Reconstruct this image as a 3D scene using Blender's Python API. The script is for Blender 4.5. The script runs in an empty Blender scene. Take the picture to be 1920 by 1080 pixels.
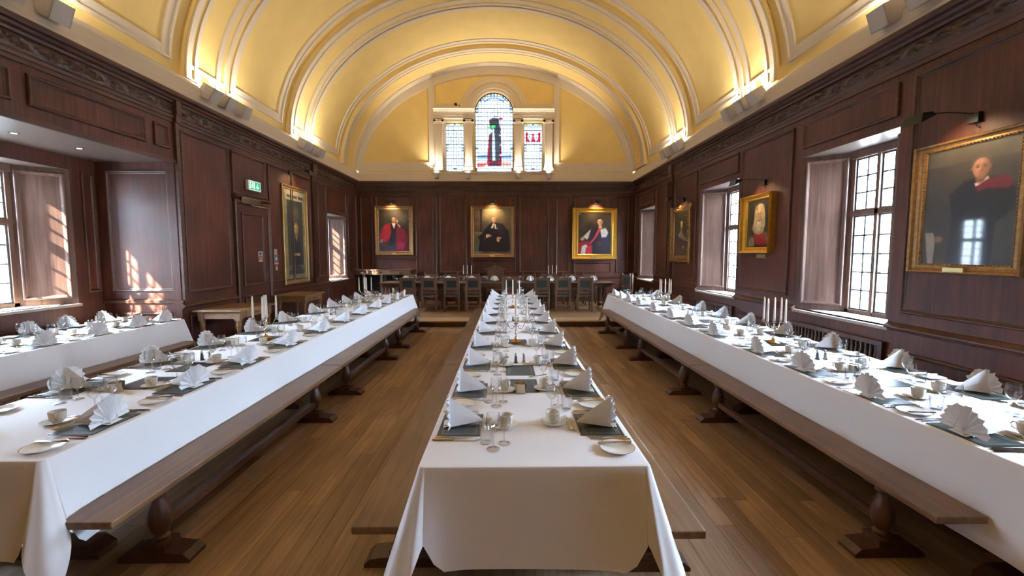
import bpy, bmesh, math, random
import numpy as np
from mathutils import Vector, Matrix
PI = math.pi
random.seed(7)
SC = bpy.context.scene
COL = SC.collection

# ------------------------------------------------------------------ camera
H = 1.73
F, PX, PY, VX, VY = 800.0, 960.0, 535.0, 949.7, 474.3      # in pixels of a 1920 wide frame
fw = Vector((VX-PX, -(VY-PY), -F)).normalized()
up = Vector((0, -fw.z, fw.y)).normalized()
rt = fw.cross(up)
M3 = Matrix((rt, fw, up))
cd = bpy.data.cameras.new('camera')
cam = bpy.data.objects.new('camera', cd); COL.objects.link(cam)
cd.sensor_width = 36; cd.lens = F/1920*36
cd.shift_y = -(540-PY)/1920
cd.clip_end = 200
cam.matrix_world = Matrix.Translation((0, 0, H)) @ M3.to_4x4()
SC.camera = cam
SC.view_settings.view_transform = 'Standard'; SC.view_settings.look = 'None'
SC.view_settings.gamma = 1; SC.view_settings.use_curve_mapping = False
SC.view_settings.exposure = 0.38
SC.cycles.max_bounces = 10; SC.cycles.diffuse_bounces = 5; SC.cycles.glossy_bounces = 4
SC.cycles.transparent_max_bounces = 24; SC.cycles.transmission_bounces = 4
SC.cycles.sample_clamp_indirect = 6; SC.cycles.caustics_reflective = False; SC.cycles.caustics_refractive = False

# ------------------------------------------------------------------ sky and sun
SKY = 142
w = bpy.data.worlds.new('sky'); SC.world = w; w.use_nodes = True
nt = w.node_tree; bg = nt.nodes['Background']
tc = nt.nodes.new('ShaderNodeTexCoord'); nz = nt.nodes.new('ShaderNodeTexNoise'); nz.inputs['Scale'].default_value = 2.5
rp = nt.nodes.new('ShaderNodeValToRGB')
rp.color_ramp.elements[0].color = (.54, .71, 1, 1); rp.color_ramp.elements[1].color = (.66, .80, 1, 1)
nt.links.new(tc.outputs['Generated'], nz.inputs['Vector']); nt.links.new(nz.outputs['Fac'], rp.inputs['Fac'])
nt.links.new(rp.outputs['Color'], bg.inputs['Color']); bg.inputs['Strength'].default_value = SKY
sd = bpy.data.lights.new('sun', 'SUN'); sd.energy = 130; sd.angle = math.radians(1.2); sd.color = (1, .93, .82)
so = bpy.data.objects.new('sun', sd); COL.objects.link(so)
so.location = (-12, -12, 14)
so.rotation_euler = Vector((1.2, 1.35, -1.4)).to_track_quat('-Z', 'Y').to_euler()

def light(kind, name, loc, direction, power, color, size=.1, angle=60, blend=.6, sy=None):
    d = bpy.data.lights.new(name, kind); d.energy = power; d.color = color
    if kind == 'AREA':
        d.size = size
        if sy: d.shape = 'RECTANGLE'; d.size_y = sy
    elif kind == 'SPOT':
        d.spot_size = math.radians(angle); d.spot_blend = blend; d.shadow_soft_size = size
    else: d.shadow_soft_size = size
    o = bpy.data.objects.new(name, d); COL.objects.link(o); o.location = loc
    o.rotation_euler = Vector(direction).to_track_quat('-Z', 'Y').to_euler()
    return o

# ------------------------------------------------------------------ materials
def lin(c):
    return tuple(((v/255)/12.92 if v/255 <= .04045 else ((v/255+.055)/1.055)**2.4) for v in c)
def mat_base(name):
    m = bpy.data.materials.new(name); m.use_nodes = True
    nt = m.node_tree; b = nt.nodes['Principled BSDF']
    return m, nt, b
def plain(name, rgb, rough=.5, metal=0, spec=.5, noise=0, nscale=20, bump=0, coat=0, sheen=0, trans=None):
    m, nt, b = mat_base(name); c = lin(rgb)
    b.inputs['Roughness'].default_value = rough; b.inputs['Metallic'].default_value = metal
    b.inputs['Specular IOR Level'].default_value = spec
    if coat: b.inputs['Coat Weight'].default_value = coat; b.inputs['Coat Roughness'].default_value = .08
    if sheen: b.inputs['Sheen Weight'].default_value = sheen
    b.inputs['Base Color'].default_value = (*c, 1)
    if noise or bump:
        t = nt.nodes.new('ShaderNodeTexCoord'); n = nt.nodes.new('ShaderNodeTexNoise')
        n.inputs['Scale'].default_value = nscale; n.inputs['Detail'].default_value = 4
        nt.links.new(t.outputs['Object'], n.inputs['Vector'])
        if noise:
            r = nt.nodes.new('ShaderNodeValToRGB')
            r.color_ramp.elements[0].color = (*[v*(1-noise) for v in c], 1); r.color_ramp.elements[1].color = (*[min(1, v*(1+noise)) for v in c], 1)
            r.color_ramp.elements[0].position = .3; r.color_ramp.elements[1].position = .7
            nt.links.new(n.outputs['Fac'], r.inputs['Fac']); nt.links.new(r.outputs['Color'], b.inputs['Base Color'])
        if bump:
            bp = nt.nodes.new('ShaderNodeBump'); bp.inputs['Strength'].default_value = bump; bp.inputs['Distance'].default_value = .01
            nt.links.new(n.outputs['Fac'], bp.inputs['Height']); nt.links.new(bp.outputs['Normal'], b.inputs['Normal'])
    return m
def wood(name, dark, mid, light_, axis=2, rough=.35, fine=30, vary=.18, coat=0, spec=.5):
    """grain runs along axis; colour differs a little from object to object"""
    m, nt, b = mat_base(name); L = nt.links.new; N = nt.nodes.new
    t = N('ShaderNodeTexCoord'); mp = N('ShaderNodeMapping')
    s = [fine]*3; s[axis] = fine*.05
    mp.inputs['Scale'].default_value = s
    oi = N('ShaderNodeObjectInfo'); vm = N('ShaderNodeVectorMath'); vm.operation = 'ADD'
    L(t.outputs['Object'], vm.inputs[0]); L(oi.outputs['Random'], vm.inputs[1]); L(vm.outputs[0], mp.inputs['Vector'])
    n1 = N('ShaderNodeTexNoise'); n1.inputs['Scale'].default_value = 1; n1.inputs['Detail'].default_value = 6; n1.inputs['Distortion'].default_value = .6
    L(mp.outputs['Vector'], n1.inputs['Vector'])
    n2 = N('ShaderNodeTexNoise'); n2.inputs['Scale'].default_value = 1.3; n2.inputs['Detail'].default_value = 3
    L(vm.outputs[0], n2.inputs['Vector'])
    mx = N('ShaderNodeMath'); mx.operation = 'MULTIPLY_ADD'; mx.inputs[1].default_value = .55
    ad = N('ShaderNodeMath'); ad.operation = 'MULTIPLY'; ad.inputs[1].default_value = .45
    L(n2.outputs['Fac'], ad.inputs[0]); L(n1.outputs['Fac'], mx.inputs[0]); L(ad.outputs[0], mx.inputs[2])
    r = N('ShaderNodeValToRGB'); e = r.color_ramp.elements
    e[0].position = .33; e[0].color = (*lin(dark), 1); e[1].position = .68; e[1].color = (*lin(light_), 1)
    k = e.new(.5); k.color = (*lin(mid), 1)
    L(mx.outputs[0], r.inputs['Fac'])
    hv = N('ShaderNodeHueSaturation')
    mr = N('ShaderNodeMapRange'); mr.inputs['To Min'].default_value = 1-vary; mr.inputs['To Max'].default_value = 1+vary
    L(oi.outputs['Random'], mr.inputs['Value']); L(mr.outputs[0], hv.inputs['Value'])
    L(r.outputs['Color'], hv.inputs['Color']); L(hv.outputs['Color'], b.inputs['Base Color'])
    rr = N('ShaderNodeMapRange'); rr.inputs['To Min'].default_value = rough-.07; rr.inputs['To Max'].default_value = rough+.12
    L(n1.outputs['Fac'], rr.inputs['Value']); L(rr.outputs[0], b.inputs['Roughness'])
    bp = N('ShaderNodeBump'); bp.inputs['Strength'].default_value = .12; bp.inputs['Distance'].default_value = .004
    L(n1.outputs['Fac'], bp.inputs['Height']); L(bp.outputs['Normal'], b.inputs['Normal'])
    b.inputs['Specular IOR Level'].default_value = spec
    if coat: b.inputs['Coat Weight'].default_value = coat; b.inputs['Coat Roughness'].default_value = .2
    return m
def thin_glass(name, tint=(.97, .985, .98), ior=1.5, rough=.01):
    m = bpy.data.materials.new(name); m.use_nodes = True; nt = m.node_tree; nt.nodes.clear()
    o = nt.nodes.new('ShaderNodeOutputMaterial'); mx = nt.nodes.new('ShaderNodeMixShader')
    tr = nt.nodes.new('ShaderNodeBsdfTransparent'); gl = nt.nodes.new('ShaderNodeBsdfGlossy'); fr = nt.nodes.new('ShaderNodeFresnel')
    ge = nt.nodes.new('ShaderNodeNewGeometry'); mr = nt.nodes.new('ShaderNodeMapRange')      # same Fresnel from either side of the thin sheet
    mr.inputs['To Min'].default_value = ior; mr.inputs['To Max'].default_value = 1/ior
    nt.links.new(ge.outputs['Backfacing'], mr.inputs['Value']); nt.links.new(mr.outputs[0], fr.inputs['IOR']); tr.inputs['Color'].default_value = (*tint, 1); gl.inputs['Roughness'].default_value = rough
    nt.links.new(fr.outputs[0], mx.inputs[0]); nt.links.new(tr.outputs[0], mx.inputs[1]); nt.links.new(gl.outputs[0], mx.inputs[2])
    nt.links.new(mx.outputs[0], o.inputs['Surface'])
    return m
def painted(name, rough=.4, coat=0, emit=0):
    m, nt, b = mat_base(name)
    a = nt.nodes.new('ShaderNodeAttribute'); a.attribute_name = 'Col'
    nt.links.new(a.outputs['Color'], b.inputs['Base Color']); b.inputs['Roughness'].default_value = rough
    if coat: b.inputs['Coat Weight'].default_value = coat; b.inputs['Coat Roughness'].default_value = .04
    if emit: nt.links.new(a.outputs['Color'], b.inputs['Emission Color']); b.inputs['Emission Strength'].default_value = emit
    return m
def emitter(name, rgb, strength):
    m, nt, b = mat_base(name); b.inputs['Base Color'].default_value = (*rgb, 1)
    b.inputs['Emission Color'].default_value = (*rgb, 1); b.inputs['Emission Strength'].default_value = strength
    return m
M = {}
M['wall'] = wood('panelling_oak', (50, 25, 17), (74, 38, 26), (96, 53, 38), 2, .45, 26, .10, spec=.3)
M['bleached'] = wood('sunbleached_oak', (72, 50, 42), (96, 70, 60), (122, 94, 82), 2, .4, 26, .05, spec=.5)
M['palegold'] = plain('pale_gilt', (176, 150, 98), .35, metal=.6, noise=.1)
M['trim'] = wood('trim_oak', (48, 26, 18), (70, 40, 28), (90, 55, 40), 1, .42, 26, .04, spec=.4)
M['trimx'] = wood('trim_oak_across', (48, 26, 18), (70, 40, 28), (90, 55, 40), 0, .42, 26, .04, spec=.4)
M['carved'] = plain('carved_dark_oak', (64, 40, 28), .45, noise=.3, nscale=30)
M['floor'] = wood('floor_oak', (128, 102, 76), (156, 126, 96), (184, 152, 118), 1, .36, 34, .24, spec=.45)
M['joint'] = plain('floor_joint', (48, 32, 20), .8)
M['paleoak'] = wood('pale_oak', (160, 128, 92), (184, 152, 112), (204, 174, 134), 0, .4, 30, .04)  # paler oak for the dais nosing and its first boards
M['bench'] = wood('bench_oak', (88, 63, 42), (114, 84, 57), (140, 106, 74), 1, .33, 30, .08)
M['turned'] = wood('turned_oak', (62, 38, 26), (84, 52, 36), (104, 68, 48), 2, .32, 30, .06)
M['oak'] = wood('light_oak', (110, 80, 52), (136, 102, 68), (160, 124, 86), 1, .4, 30, .06)
M['chair'] = wood('chair_oak', (70, 46, 30), (94, 64, 42), (116, 82, 56), 2, .38, 30, .08)
M['leather'] = plain('green_leather', (24, 35, 31), .38, noise=.2, nscale=60)
M['cloth'] = plain('white_linen', (240, 240, 243), .8, sheen=.1, spec=.05, bump=.05, nscale=9)
M['napkin'] = plain('napkin_linen', (238, 239, 243), .8, sheen=.3, spec=.2, bump=.05, nscale=60)
M['yellow'] = plain('yellow_paint', (240, 213, 146), .8, spec=.2, noise=.04, nscale=2)
M['cream'] = plain('white_plaster', (226, 214, 198), .7, spec=.25)
M['gold'] = plain('gilt', (142, 108, 66), .42, metal=.55, noise=.25, nscale=25, bump=.25)
M['brightgold'] = plain('bright_gilt', (232, 182, 78), .28, metal=.8, noise=.12, nscale=25, bump=.1)
M['brass'] = plain('brass', (196, 160, 90), .25, metal=1)
M['silver'] = plain('silver', (225, 222, 216), .12, metal=1)
M['steel'] = plain('cutlery_steel', (214, 212, 208), .18, metal=1)
M['china'] = plain('white_china', (236, 232, 222), .15, spec=.6)
M['mat'] = plain('placemat_green', (44, 52, 49), .3, noise=.12, nscale=40)
M['matline'] = plain('placemat_border', (108, 112, 102), .3)
M['wax'] = plain('candle_wax', (240, 238, 226), .4); M['wax'].node_tree.nodes['Principled BSDF'].inputs['Subsurface Weight'].default_value = .2
M['wick'] = plain('wick', (40, 34, 30), .9)
M['grey'] = plain('grey_lamp_housing', (214, 212, 214), .5)
M['black'] = plain('black_metal', (26, 26, 24), .4, metal=.3)
M['chrome'] = plain('satin_chrome', (200, 200, 198), .25, metal=1)
M['winframe'] = wood('window_oak', (84, 60, 48), (108, 80, 66), (130, 100, 84), 2, .4, 30, .03)
M['lead'] = plain('glazing_bar', (92, 96, 96), .5, metal=.2)
M['glass'] = thin_glass('clear_glass', (.955, .965, .97), 1.5)
def edgy(m):        # tableware is thick at grazing angles: the sheet reflects more towards its outline
    nt = m.node_tree; N = nt.nodes.new; L = nt.links.new
    mx = [n for n in nt.nodes if n.type == 'MIX_SHADER'][0]
    lw = N('ShaderNodeLayerWeight'); lw.inputs['Blend'].default_value = .5
    p = N('ShaderNodeMath'); p.operation = 'POWER'; p.inputs[1].default_value = 1.7
    q = N('ShaderNodeMath'); q.operation = 'MULTIPLY_ADD'; q.inputs[1].default_value = 1.0; q.inputs[2].default_value = .08; q.use_clamp = True
    L(lw.outputs['Facing'], p.inputs[0]); L(p.outputs[0], q.inputs[0]); L(q.outputs[0], mx.inputs[0])
edgy(M['glass'])
M['pane'] = thin_glass('window_glass', (.96, .99, .975), 1.45)
M['paint'] = painted('oil_paint', .35, coat=.25)
M['paintglass'] = painted('glazed_painting', .5, coat=.3)
M['sign'] = painted('lit_sign', .4, emit=.9)
M['sticker'] = painted('sticker', .5)
M['plaque'] = plain('brass_plaque', (198, 178, 120), .35, metal=.5)
M['sill'] = plain('sill_white', (206, 198, 186), .35, noise=.05)
M['dark'] = plain('dark_recess', (20, 17, 15), .8)
M['render'] = plain('pale_render', (214, 214, 212), .85)
M['outglass'] = plain('dark_window_glass', (70, 80, 92), .1)
M['stone'] = plain('paving', (150, 148, 142), .85, noise=.1, nscale=3)
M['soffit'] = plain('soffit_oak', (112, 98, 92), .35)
M['sugar'] = plain('brown_sugar', (196, 160, 110), .9, noise=.3, nscale=400)
M['lamp'] = emitter('lamp_glow', (1, .82, .55), 14)
M['tube'] = emitter('picture_tube_glow', (1, .82, .55), 1.5)
M['down'] = emitter('downlight_glow', (1, .95, .88), 3)

# ------------------------------------------------------------------ mesh builder
class MB:
    def __init__(s): s.v = []; s.f = []; s.sm = []
    def add(s, vs, fs, smooth=False):
        o = len(s.v); s.v += [tuple(p) for p in vs]; s.f += [tuple(i+o for i in f) for f in fs]; s.sm += [smooth]*len(fs); return s
    def box(s, x0, x1, y0, y1, z0, z1, T=None):
        vs = [(x, y, z) for x in (x0, x1) for y in (y0, y1) for z in (z0, z1)]
        if T: vs = [T(*p) for p in vs]
        return s.add(vs, [(0, 1, 3, 2), (4, 6, 7, 5), (0, 4, 5, 1), (2, 3, 7, 6), (0, 2, 6, 4), (1, 5, 7, 3)])
    def lathe(s, prof, n=12, c=(0, 0, 0), cap=True, T=None):
        vs = []
        for r, z in prof:
            for i in range(n):
                a = 2*PI*i/n; vs.append((c[0]+r*math.cos(a), c[1]+r*math.sin(a), c[2]+z))
        if T: vs = [T(*p) for p in vs]
        fs = [(j*n+i, j*n+(i+1) % n, (j+1)*n+(i+1) % n, (j+1)*n+i) for j in range(len(prof)-1) for i in range(n)]
        s.add(vs, fs, True)
        if cap:
            k = len(s.v)-len(vs); m = k+(len(prof)-1)*n
            s.f.append(tuple(k+i for i in range(n))[::-1]); s.f.append(tuple(m+i for i in range(n))); s.sm += [False, False]
        return s
    def tube(s, path, r, n=6, rs=None):
        P = [Vector(p) for p in path]; vs = []
        for i, p in enumerate(P):
            d = (P[min(i+1, len(P)-1)]-P[max(i-1, 0)]).normalized()
            a = d.cross(Vector((0, 0, 1)));
            if a.length < 1e-3: a = d.cross(Vector((1, 0, 0)))
            a.normalize(); b = d.cross(a); q = rs[i] if rs else r
            for j in range(n):
                t = 2*PI*j/n; vs.append(p+a*q*math.cos(t)+b*q*math.sin(t))
        fs = [(i*n+j, i*n+(j+1) % n, (i+1)*n+(j+1) % n, (i+1)*n+j) for i in range(len(P)-1) for j in range(n)]
        fs += [tuple(range(n))[::-1], tuple((len(P)-1)*n+j for j in range(n))]
        return s.add(vs, fs, True)
    def sweep(s, prof, a, b, T, closed=True):
        """profile [(d,z)] pushed along u from a to b; T maps (u,d,z) to the world"""
        n = len(prof); vs = [T(a, d, z) for d, z in prof]+[T(b, d, z) for d, z in prof]
        fs = [(i, (i+1) % n, n+(i+1) % n, n+i) for i in range(n if closed else n-1)]
        if closed: fs += [tuple(range(n))[::-1], tuple(range(n, 2*n))]
        return s.add(vs, fs)
    def ring(s, u0, u1, z0, z1, prof, T):
        """mitred moulding round a rectangle; prof = [(inset, height)]"""
        n = len(prof); vs = []
        for (cu, cz, su, sz) in ((u0, z0, 1, 1), (u1, z0, -1, 1), (u1, z1, -1, -1), (u0, z1, 1, -1)):
            vs += [T(cu+su*o, d, cz+sz*o) for o, d in prof]
        fs = [(k*n+i, k*n+i+1, ((k+1) % 4)*n+i+1, ((k+1) % 4)*n+i) for k in range(4) for i in range(n-1)]
        return s.add(vs, fs)
    def prism(s, pts, h0, h1, T=lambda x, y, z: (x, y, z)):
        n = len(pts); vs = [T(x, y, h0) for x, y in pts]+[T(x, y, h1) for x, y in pts]
        return s.add(vs, [(i, (i+1) % n, n+(i+1) % n, n+i) for i in range(n)]+[tuple(range(n))[::-1], tuple(range(n, 2*n))])
    def grid(s, nu, nv, fn, smooth=True):
        vs = [fn(i/nu, j/nv) for i in range(nu+1) for j in range(nv+1)]
        return s.add(vs, [(i*(nv+1)+j, (i+1)*(nv+1)+j, (i+1)*(nv+1)+j+1, i*(nv+1)+j+1) for i in range(nu) for j in range(nv)], smooth)
    def mesh(s, name, m=None, recalc=True):
        me = bpy.data.meshes.new(name); me.from_pydata(s.v, [], s.f); me.update()
        me.polygons.foreach_set('use_smooth', s.sm)
        if recalc:
            b = bmesh.new(); b.from_mesh(me); bmesh.ops.recalc_face_normals(b, faces=b.faces); b.to_mesh(me); b.free()
        if any(s.sm): me.set_sharp_from_angle(angle=math.radians(35))
        if m: me.materials.append(m)
        return me
    def obj(s, name, m, parent=None, bevel=0, **kw):
        return link(name, s.mesh(name, m), parent, bevel, **kw)
def link(name, me, parent=None, bevel=0, loc=None, rz=None, kind=None):
    o = bpy.data.objects.new(name, me); COL.objects.link(o)
    if parent: o.parent = parent
    if loc: o.location = loc
    if rz is not None: o.rotation_euler[2] = rz
    if kind: o['kind'] = kind
    if bevel:
        md = o.modifiers.new('bevel', 'BEVEL'); md.width = bevel; md.segments = 2; md.limit_method = 'ANGLE'
    return o
def empty(name, loc=(0, 0, 0), rz=0):
    o = bpy.data.objects.new(name, None); COL.objects.link(o); o.location = loc; o.rotation_euler[2] = rz
    o.empty_display_size = .1; return o
def tag(o, label, cat, group=None, kind=None):
    o['label'] = label; o['category'] = cat
    if group: o['group'] = group
    if kind: o['kind'] = kind
    return o
KIDS = {}
def kids(o):
    return [c for c in o.children]
def dup(o, loc, rz=None, parent=None):
    c = o.copy(); COL.objects.link(c)
    if parent: c.parent = parent
    else:
        c.location = loc
        if rz is not None: c.rotation_euler[2] = rz
    if o.name not in KIDS: KIDS[o.name] = kids(o)
    for k in KIDS[o.name]: dup(k, None, None, c)
    return c

# ------------------------------------------------------------------ the hall: dimensions
XR, XL, YE, YB = 4.15, -4.80, 13.90, -3.0
R = lambda u, d, z: (XR-d, u, z)       # right wall: u runs along y, d stands into the room
Lw = lambda u, d, z: (XL+d, u, z)
E_ = lambda u, d, z: (u, YE-d, z)
B_ = lambda u, d, z: (u, YB+d, z)
ID = lambda x, y, z: (x, y, z)
DAIS = .145
WR = [(1.42, 2.93), (4.55, 6.05), (7.67, 9.22), (12.0, 13.37)]
Z0, Z1 = .93, 3.06

def struct(name): 
    o = empty(name); o['kind'] = 'structure'; return o
def slab(T, u0, u1, holes, z1=4.0, th=.12):
    mb = MB(); cur = u0
    for a, b, lo, hi in sorted(holes):
        mb.box(cur, a, -th, 0, 0, z1, T)
        if lo > 0: mb.box(a, b, -th, 0, 0, lo, T)
        if hi < z1: mb.box(a, b, -th, 0, hi, z1, T)
        cur = b
    mb.box(cur, u1, -th, 0, 0, z1, T)
    return mb
PROF = [(0, 0), (.003, .024), (.012, .032), (.024, .03), (.034, .014), (.046, .008), (.05, 0)]
def panel(T, u0, u1, z0, z1, parent, mat=None, d0=0, moulding='panel_moulding', m2=None):
    f = MB().box(u0+.045, u1-.045, d0-.002, d0+.005, z0+.045, z1-.045, T).obj('panel', mat or M['wall'], parent)
    MB().ring(u0, u1, z0, z1, [(o, d0+d) for o, d in PROF], T).obj(moulding, m2 or M['trim'], f)
    return f

# walls
wr = slab(R, YB, YE, [(a, b, Z0, Z1) for a, b in WR]+[(-1.6, -1.03, Z0, Z1)]).obj('wall_right', M['wall'], kind='structure')  # last hole is for the added rear window, out of view
LH = [(2.42, 6.33, 0, 3.05), (11.6, 12.92, .97, 2.80)]
wl = slab(Lw, YB, YE, LH).obj('wall_left', M['wall'], kind='structure')
we = slab(E_, XL, XR, []).obj('wall_end', M['wall'], kind='structure')
wb = slab(B_, XL, XR, []).obj('wall_back', M['wall'], kind='structure')
MB().box(XL-.3, XR+.3, YB-.32, YB-.1, 3.9, 8.0).obj('wall_back_gable', M['yellow'], kind='structure')
# right wall panels
for u0, u1 in ((3.02, 4.40), (6.22, 7.55), (9.33, 10.55), (11.02, 11.86), (.0, 1.25)):
    panel(R, u0, u1, 1.10, 3.52, wr); panel(R, u0, u1, .20, .70, wr)
for a, b in WR:
    panel(R, a+.02, b-.02, 3.17, 3.52, wr)
panel(R, 13.45, 13.75, 1.1, 3.52, wr)
# left wall panels
for u0, u1, z0, z1 in ((.9, 2.3, 1.1, 3.52), (2.5, 2.75, 3.2, 3.52), (2.9, 4.31, 3.2, 3.52), (4.46, 5.86, 3.2, 3.52), (6.0, 6.25, 3.2, 3.52),
                       (6.46, 7.53, 1.12, 3.53), (6.46, 7.53, .2, .8), (7.62, 8.67, 2.78, 3.52), (8.76, 9.66, 1.12, 3.52), (9.70, 10.6, 1.12, 3.52),
                       (8.76, 10.6, .2, .8), (10.98, 11.53, 1.12, 3.52), (10.98, 11.53, .2, .8), (11.62, 12.93, 2.88, 3.52), (11.62, 12.9, .2, .84), (13.02, 13.8, 1.12, 3.52)):
    panel(Lw, u0, u1, z0, z1, wl)
# end wall panels
for u0, u1 in ((-4.70, -4.31), (-2.40, -2.24), (-2.17, -1.27), (.41, 1.36), (1.60, 2.04), (3.56, 3.97)):
    panel(E_, u0, u1, 1.09, 3.54, we, m2=M['trimx'])
for u0, u1, z in ((-4.2, -2.88, 1.66), (-1.12, .29, 1.60), (2.18, 3.41, 1.52)):
    panel(E_, u0, u1, z-.05, 3.54, we, m2=M['trimx']); panel(E_, u0, u1, 1.09, z-.1, we, m2=M['trimx'])
# dado rails, skirting, architrave, crown, frieze  (profile: (d,z))
RAIL = [(0, .90), (.02, .90), (.03, .925), (.05, .935), (.05, .95), (.02, .975), (0, .99)]
ARCH = [(0, 3.60), (.02, 3.60), (.022, 3.64), (.035, 3.65), (.04, 3.685), (.055, 3.70), (0, 3.70)]
CROWN = [(0, 3.86), (.04, 3.87), (.05, 3.895), (.085, 3.91), (.10, 3.935), (.135, 3.945), (.145, 3.965), (.145, 4.0), (0, 4.0)]
SKIRT = [(0, 0), (.03, 0), (.03, .13), (.02, .16), (0, .18)]
FASC = [(-.3, 4.0), (.135, 4.0), (.135, 4.04), (.125, 4.05), (.125, 4.22), (.10, 4.235), (.10, 4.26), (.07, 4.27), (.07, 4.30), (.03, 4.33), (-.3, 4.33)]
def run(prof, name, mm, T, segs, base=None):
    mb = MB()
    for a, b in segs: mb.sweep(prof, a, b, T)
    return mb.obj(name, mm, kind='structure')
def gaps(u0, u1, holes):
    out = []; cur = u0
    for a, b in sorted(holes):
        out.append((cur, a)); cur = b
    out.append((cur, u1)); return out
run(RAIL, 'trim_1', M['trim'], R, gaps(YB, YE, WR+[(-1.6, -1.03)]))
run(RAIL, 'trim_2', M['trim'], Lw, gaps(YB, YE, [(2.42, 6.33), (7.68, 8.66), (11.6, 12.92)]))
run(RAIL, 'trim_3', M['trimx'], E_, [(XL, XR)])
for i, (T, mm, a, b) in enumerate(((R, 'trim', YB, YE-.1), (Lw, 'trim', YB, YE-.1), (E_, 'trimx', XL+.1, XR-.1))):
    run(ARCH, 'trim_%d' % (4+i), M[mm], T, [(a, b)])
    run(CROWN, 'trim_%d' % (7+i), M[mm], T, [(a, b)])
    run(FASC, 'trim_%d' % (10+i), M['cream'], T, [(a, b)])
    # carved leaf frieze: real relief
    nu = int((b-max(a, 1.0))/.022) if T is not E_ else int((b-a)/.03); u0 = max(a, 1.0) if T is not E_ else a
    rnd = [random.random() for _ in range(4000)]
    def fr(s, t, T=T, u0=u0, b=b):
        u = u0+(b-u0)*s; z = 3.70+.165*t; k = u/.26; q = (k % 1)-.5; zz = t-.5
        lf = math.cos(PI*zz)*(math.cos(7*math.atan2(zz, q*1.3+.01)+3*math.sin(int(k)*2.3))*.5+.5)*(.4+min(1, 3*math.hypot(q, zz)))
        return T(u, .012+.026*max(0, lf)*math.sin(PI*t)**.4+.004*math.sin(u*90+t*11), z)
    MB().grid(nu, 9, fr).obj('trim_%d' % (13+i), M['carved'], kind='structure')
run(SKIRT, 'baseboard_right', M['trim'], R, [(YB, YE)])
run(SKIRT, 'baseboard_left', M['trim'], Lw, gaps(YB, YE, [(2.42, 6.33), (7.68, 8.66)]))
# pilasters
for T, n, us in ((R, 16, (10.67,)), (Lw, 17, (10.67, 6.34))):
    mb = MB()
    for u in us:
        wd = .2 if u > 7 else .07
        mb.box(u, u+wd, 0, .05, .99, 3.6, T); mb.box(u-.01, u+wd+.01, 0, .075, 3.6, 3.7, T); mb.box(u-.01, u+wd+.01, 0, .09, 3.7, 3.9, T)
        if u > 7:
            for k in range(3): mb.box(u+.03+.05*k, u+.06+.05*k, .05, .06, 1.1, 3.5, T)
    mb.obj('trim_%d' % n, M['trim'], kind='structure')

# ------------------------------------------------------------------ floor
fl = MB().box(-6.1, XR, YB, YE, -.12, -.006).obj('floor', M['joint'], kind='structure')
tone = random.Random(3)
PW = .118
cells = []
x = -4.8
row = 0
while x < XR-.01:
    y = YB+tone.random()*1.9-1.9
    while y < 9.9:
        ln = 1.5+tone.random()*1.1
        a, b = max(y, YB), min(y+ln, 9.905)
        if b > a+.05: cells.append((x, min(x+PW, XR), a, b))
        y += ln
    x += PW; row += 1
def score(c):
    xm, ym = (c[0]+c[1])/2, (c[2]+c[3])/2
    vis = (-1.95 < xm < -.5) or (.7 < xm < 2.2)
    return (0 if vis and c[3] > 1.2 else 1 if c[3] > 1.5 and -2.2 < xm < 2.4 else 2, abs(ym-3.5))
cells.sort(key=score)
pm = {}
for k, (x0, x1, y0, y1) in enumerate(cells[:290]):
    MB().box(x0+.0012, x1-.0012, y0+.001, y1-.001, -.02, 0).obj('floor_plank', M['floor'], fl)
mb = MB()
for (x0, x1, y0, y1) in cells[290:]: mb.box(x0+.0012, x1-.0012, y0+.001, y1-.001, -.02, 0)
MB.obj(mb, 'floor_planks_rest', M['floor'], fl)['kind'] = 'stuff'
MB().box(-5.95, -4.8, 2.4, 6.38, -.02, 0).obj('alcove_boards', M['floor'], fl)
# dais
da = MB().box(XL, XR, 9.93, YE, 0, DAIS-.012).obj('trim_18', M['turned'], kind='structure')
MB().box(XL, XR, 9.90, 10.14, DAIS-.03, DAIS).obj('nosing_board', M['paleoak'], da, .006)
mb = MB(); yy = 10.142
for k in range(25):
    MB().box(XL, XR, yy, yy+.147, DAIS-.012, DAIS).obj('dais_board', M['paleoak'] if k < 2 else M['oak'], da); yy += .15

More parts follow.
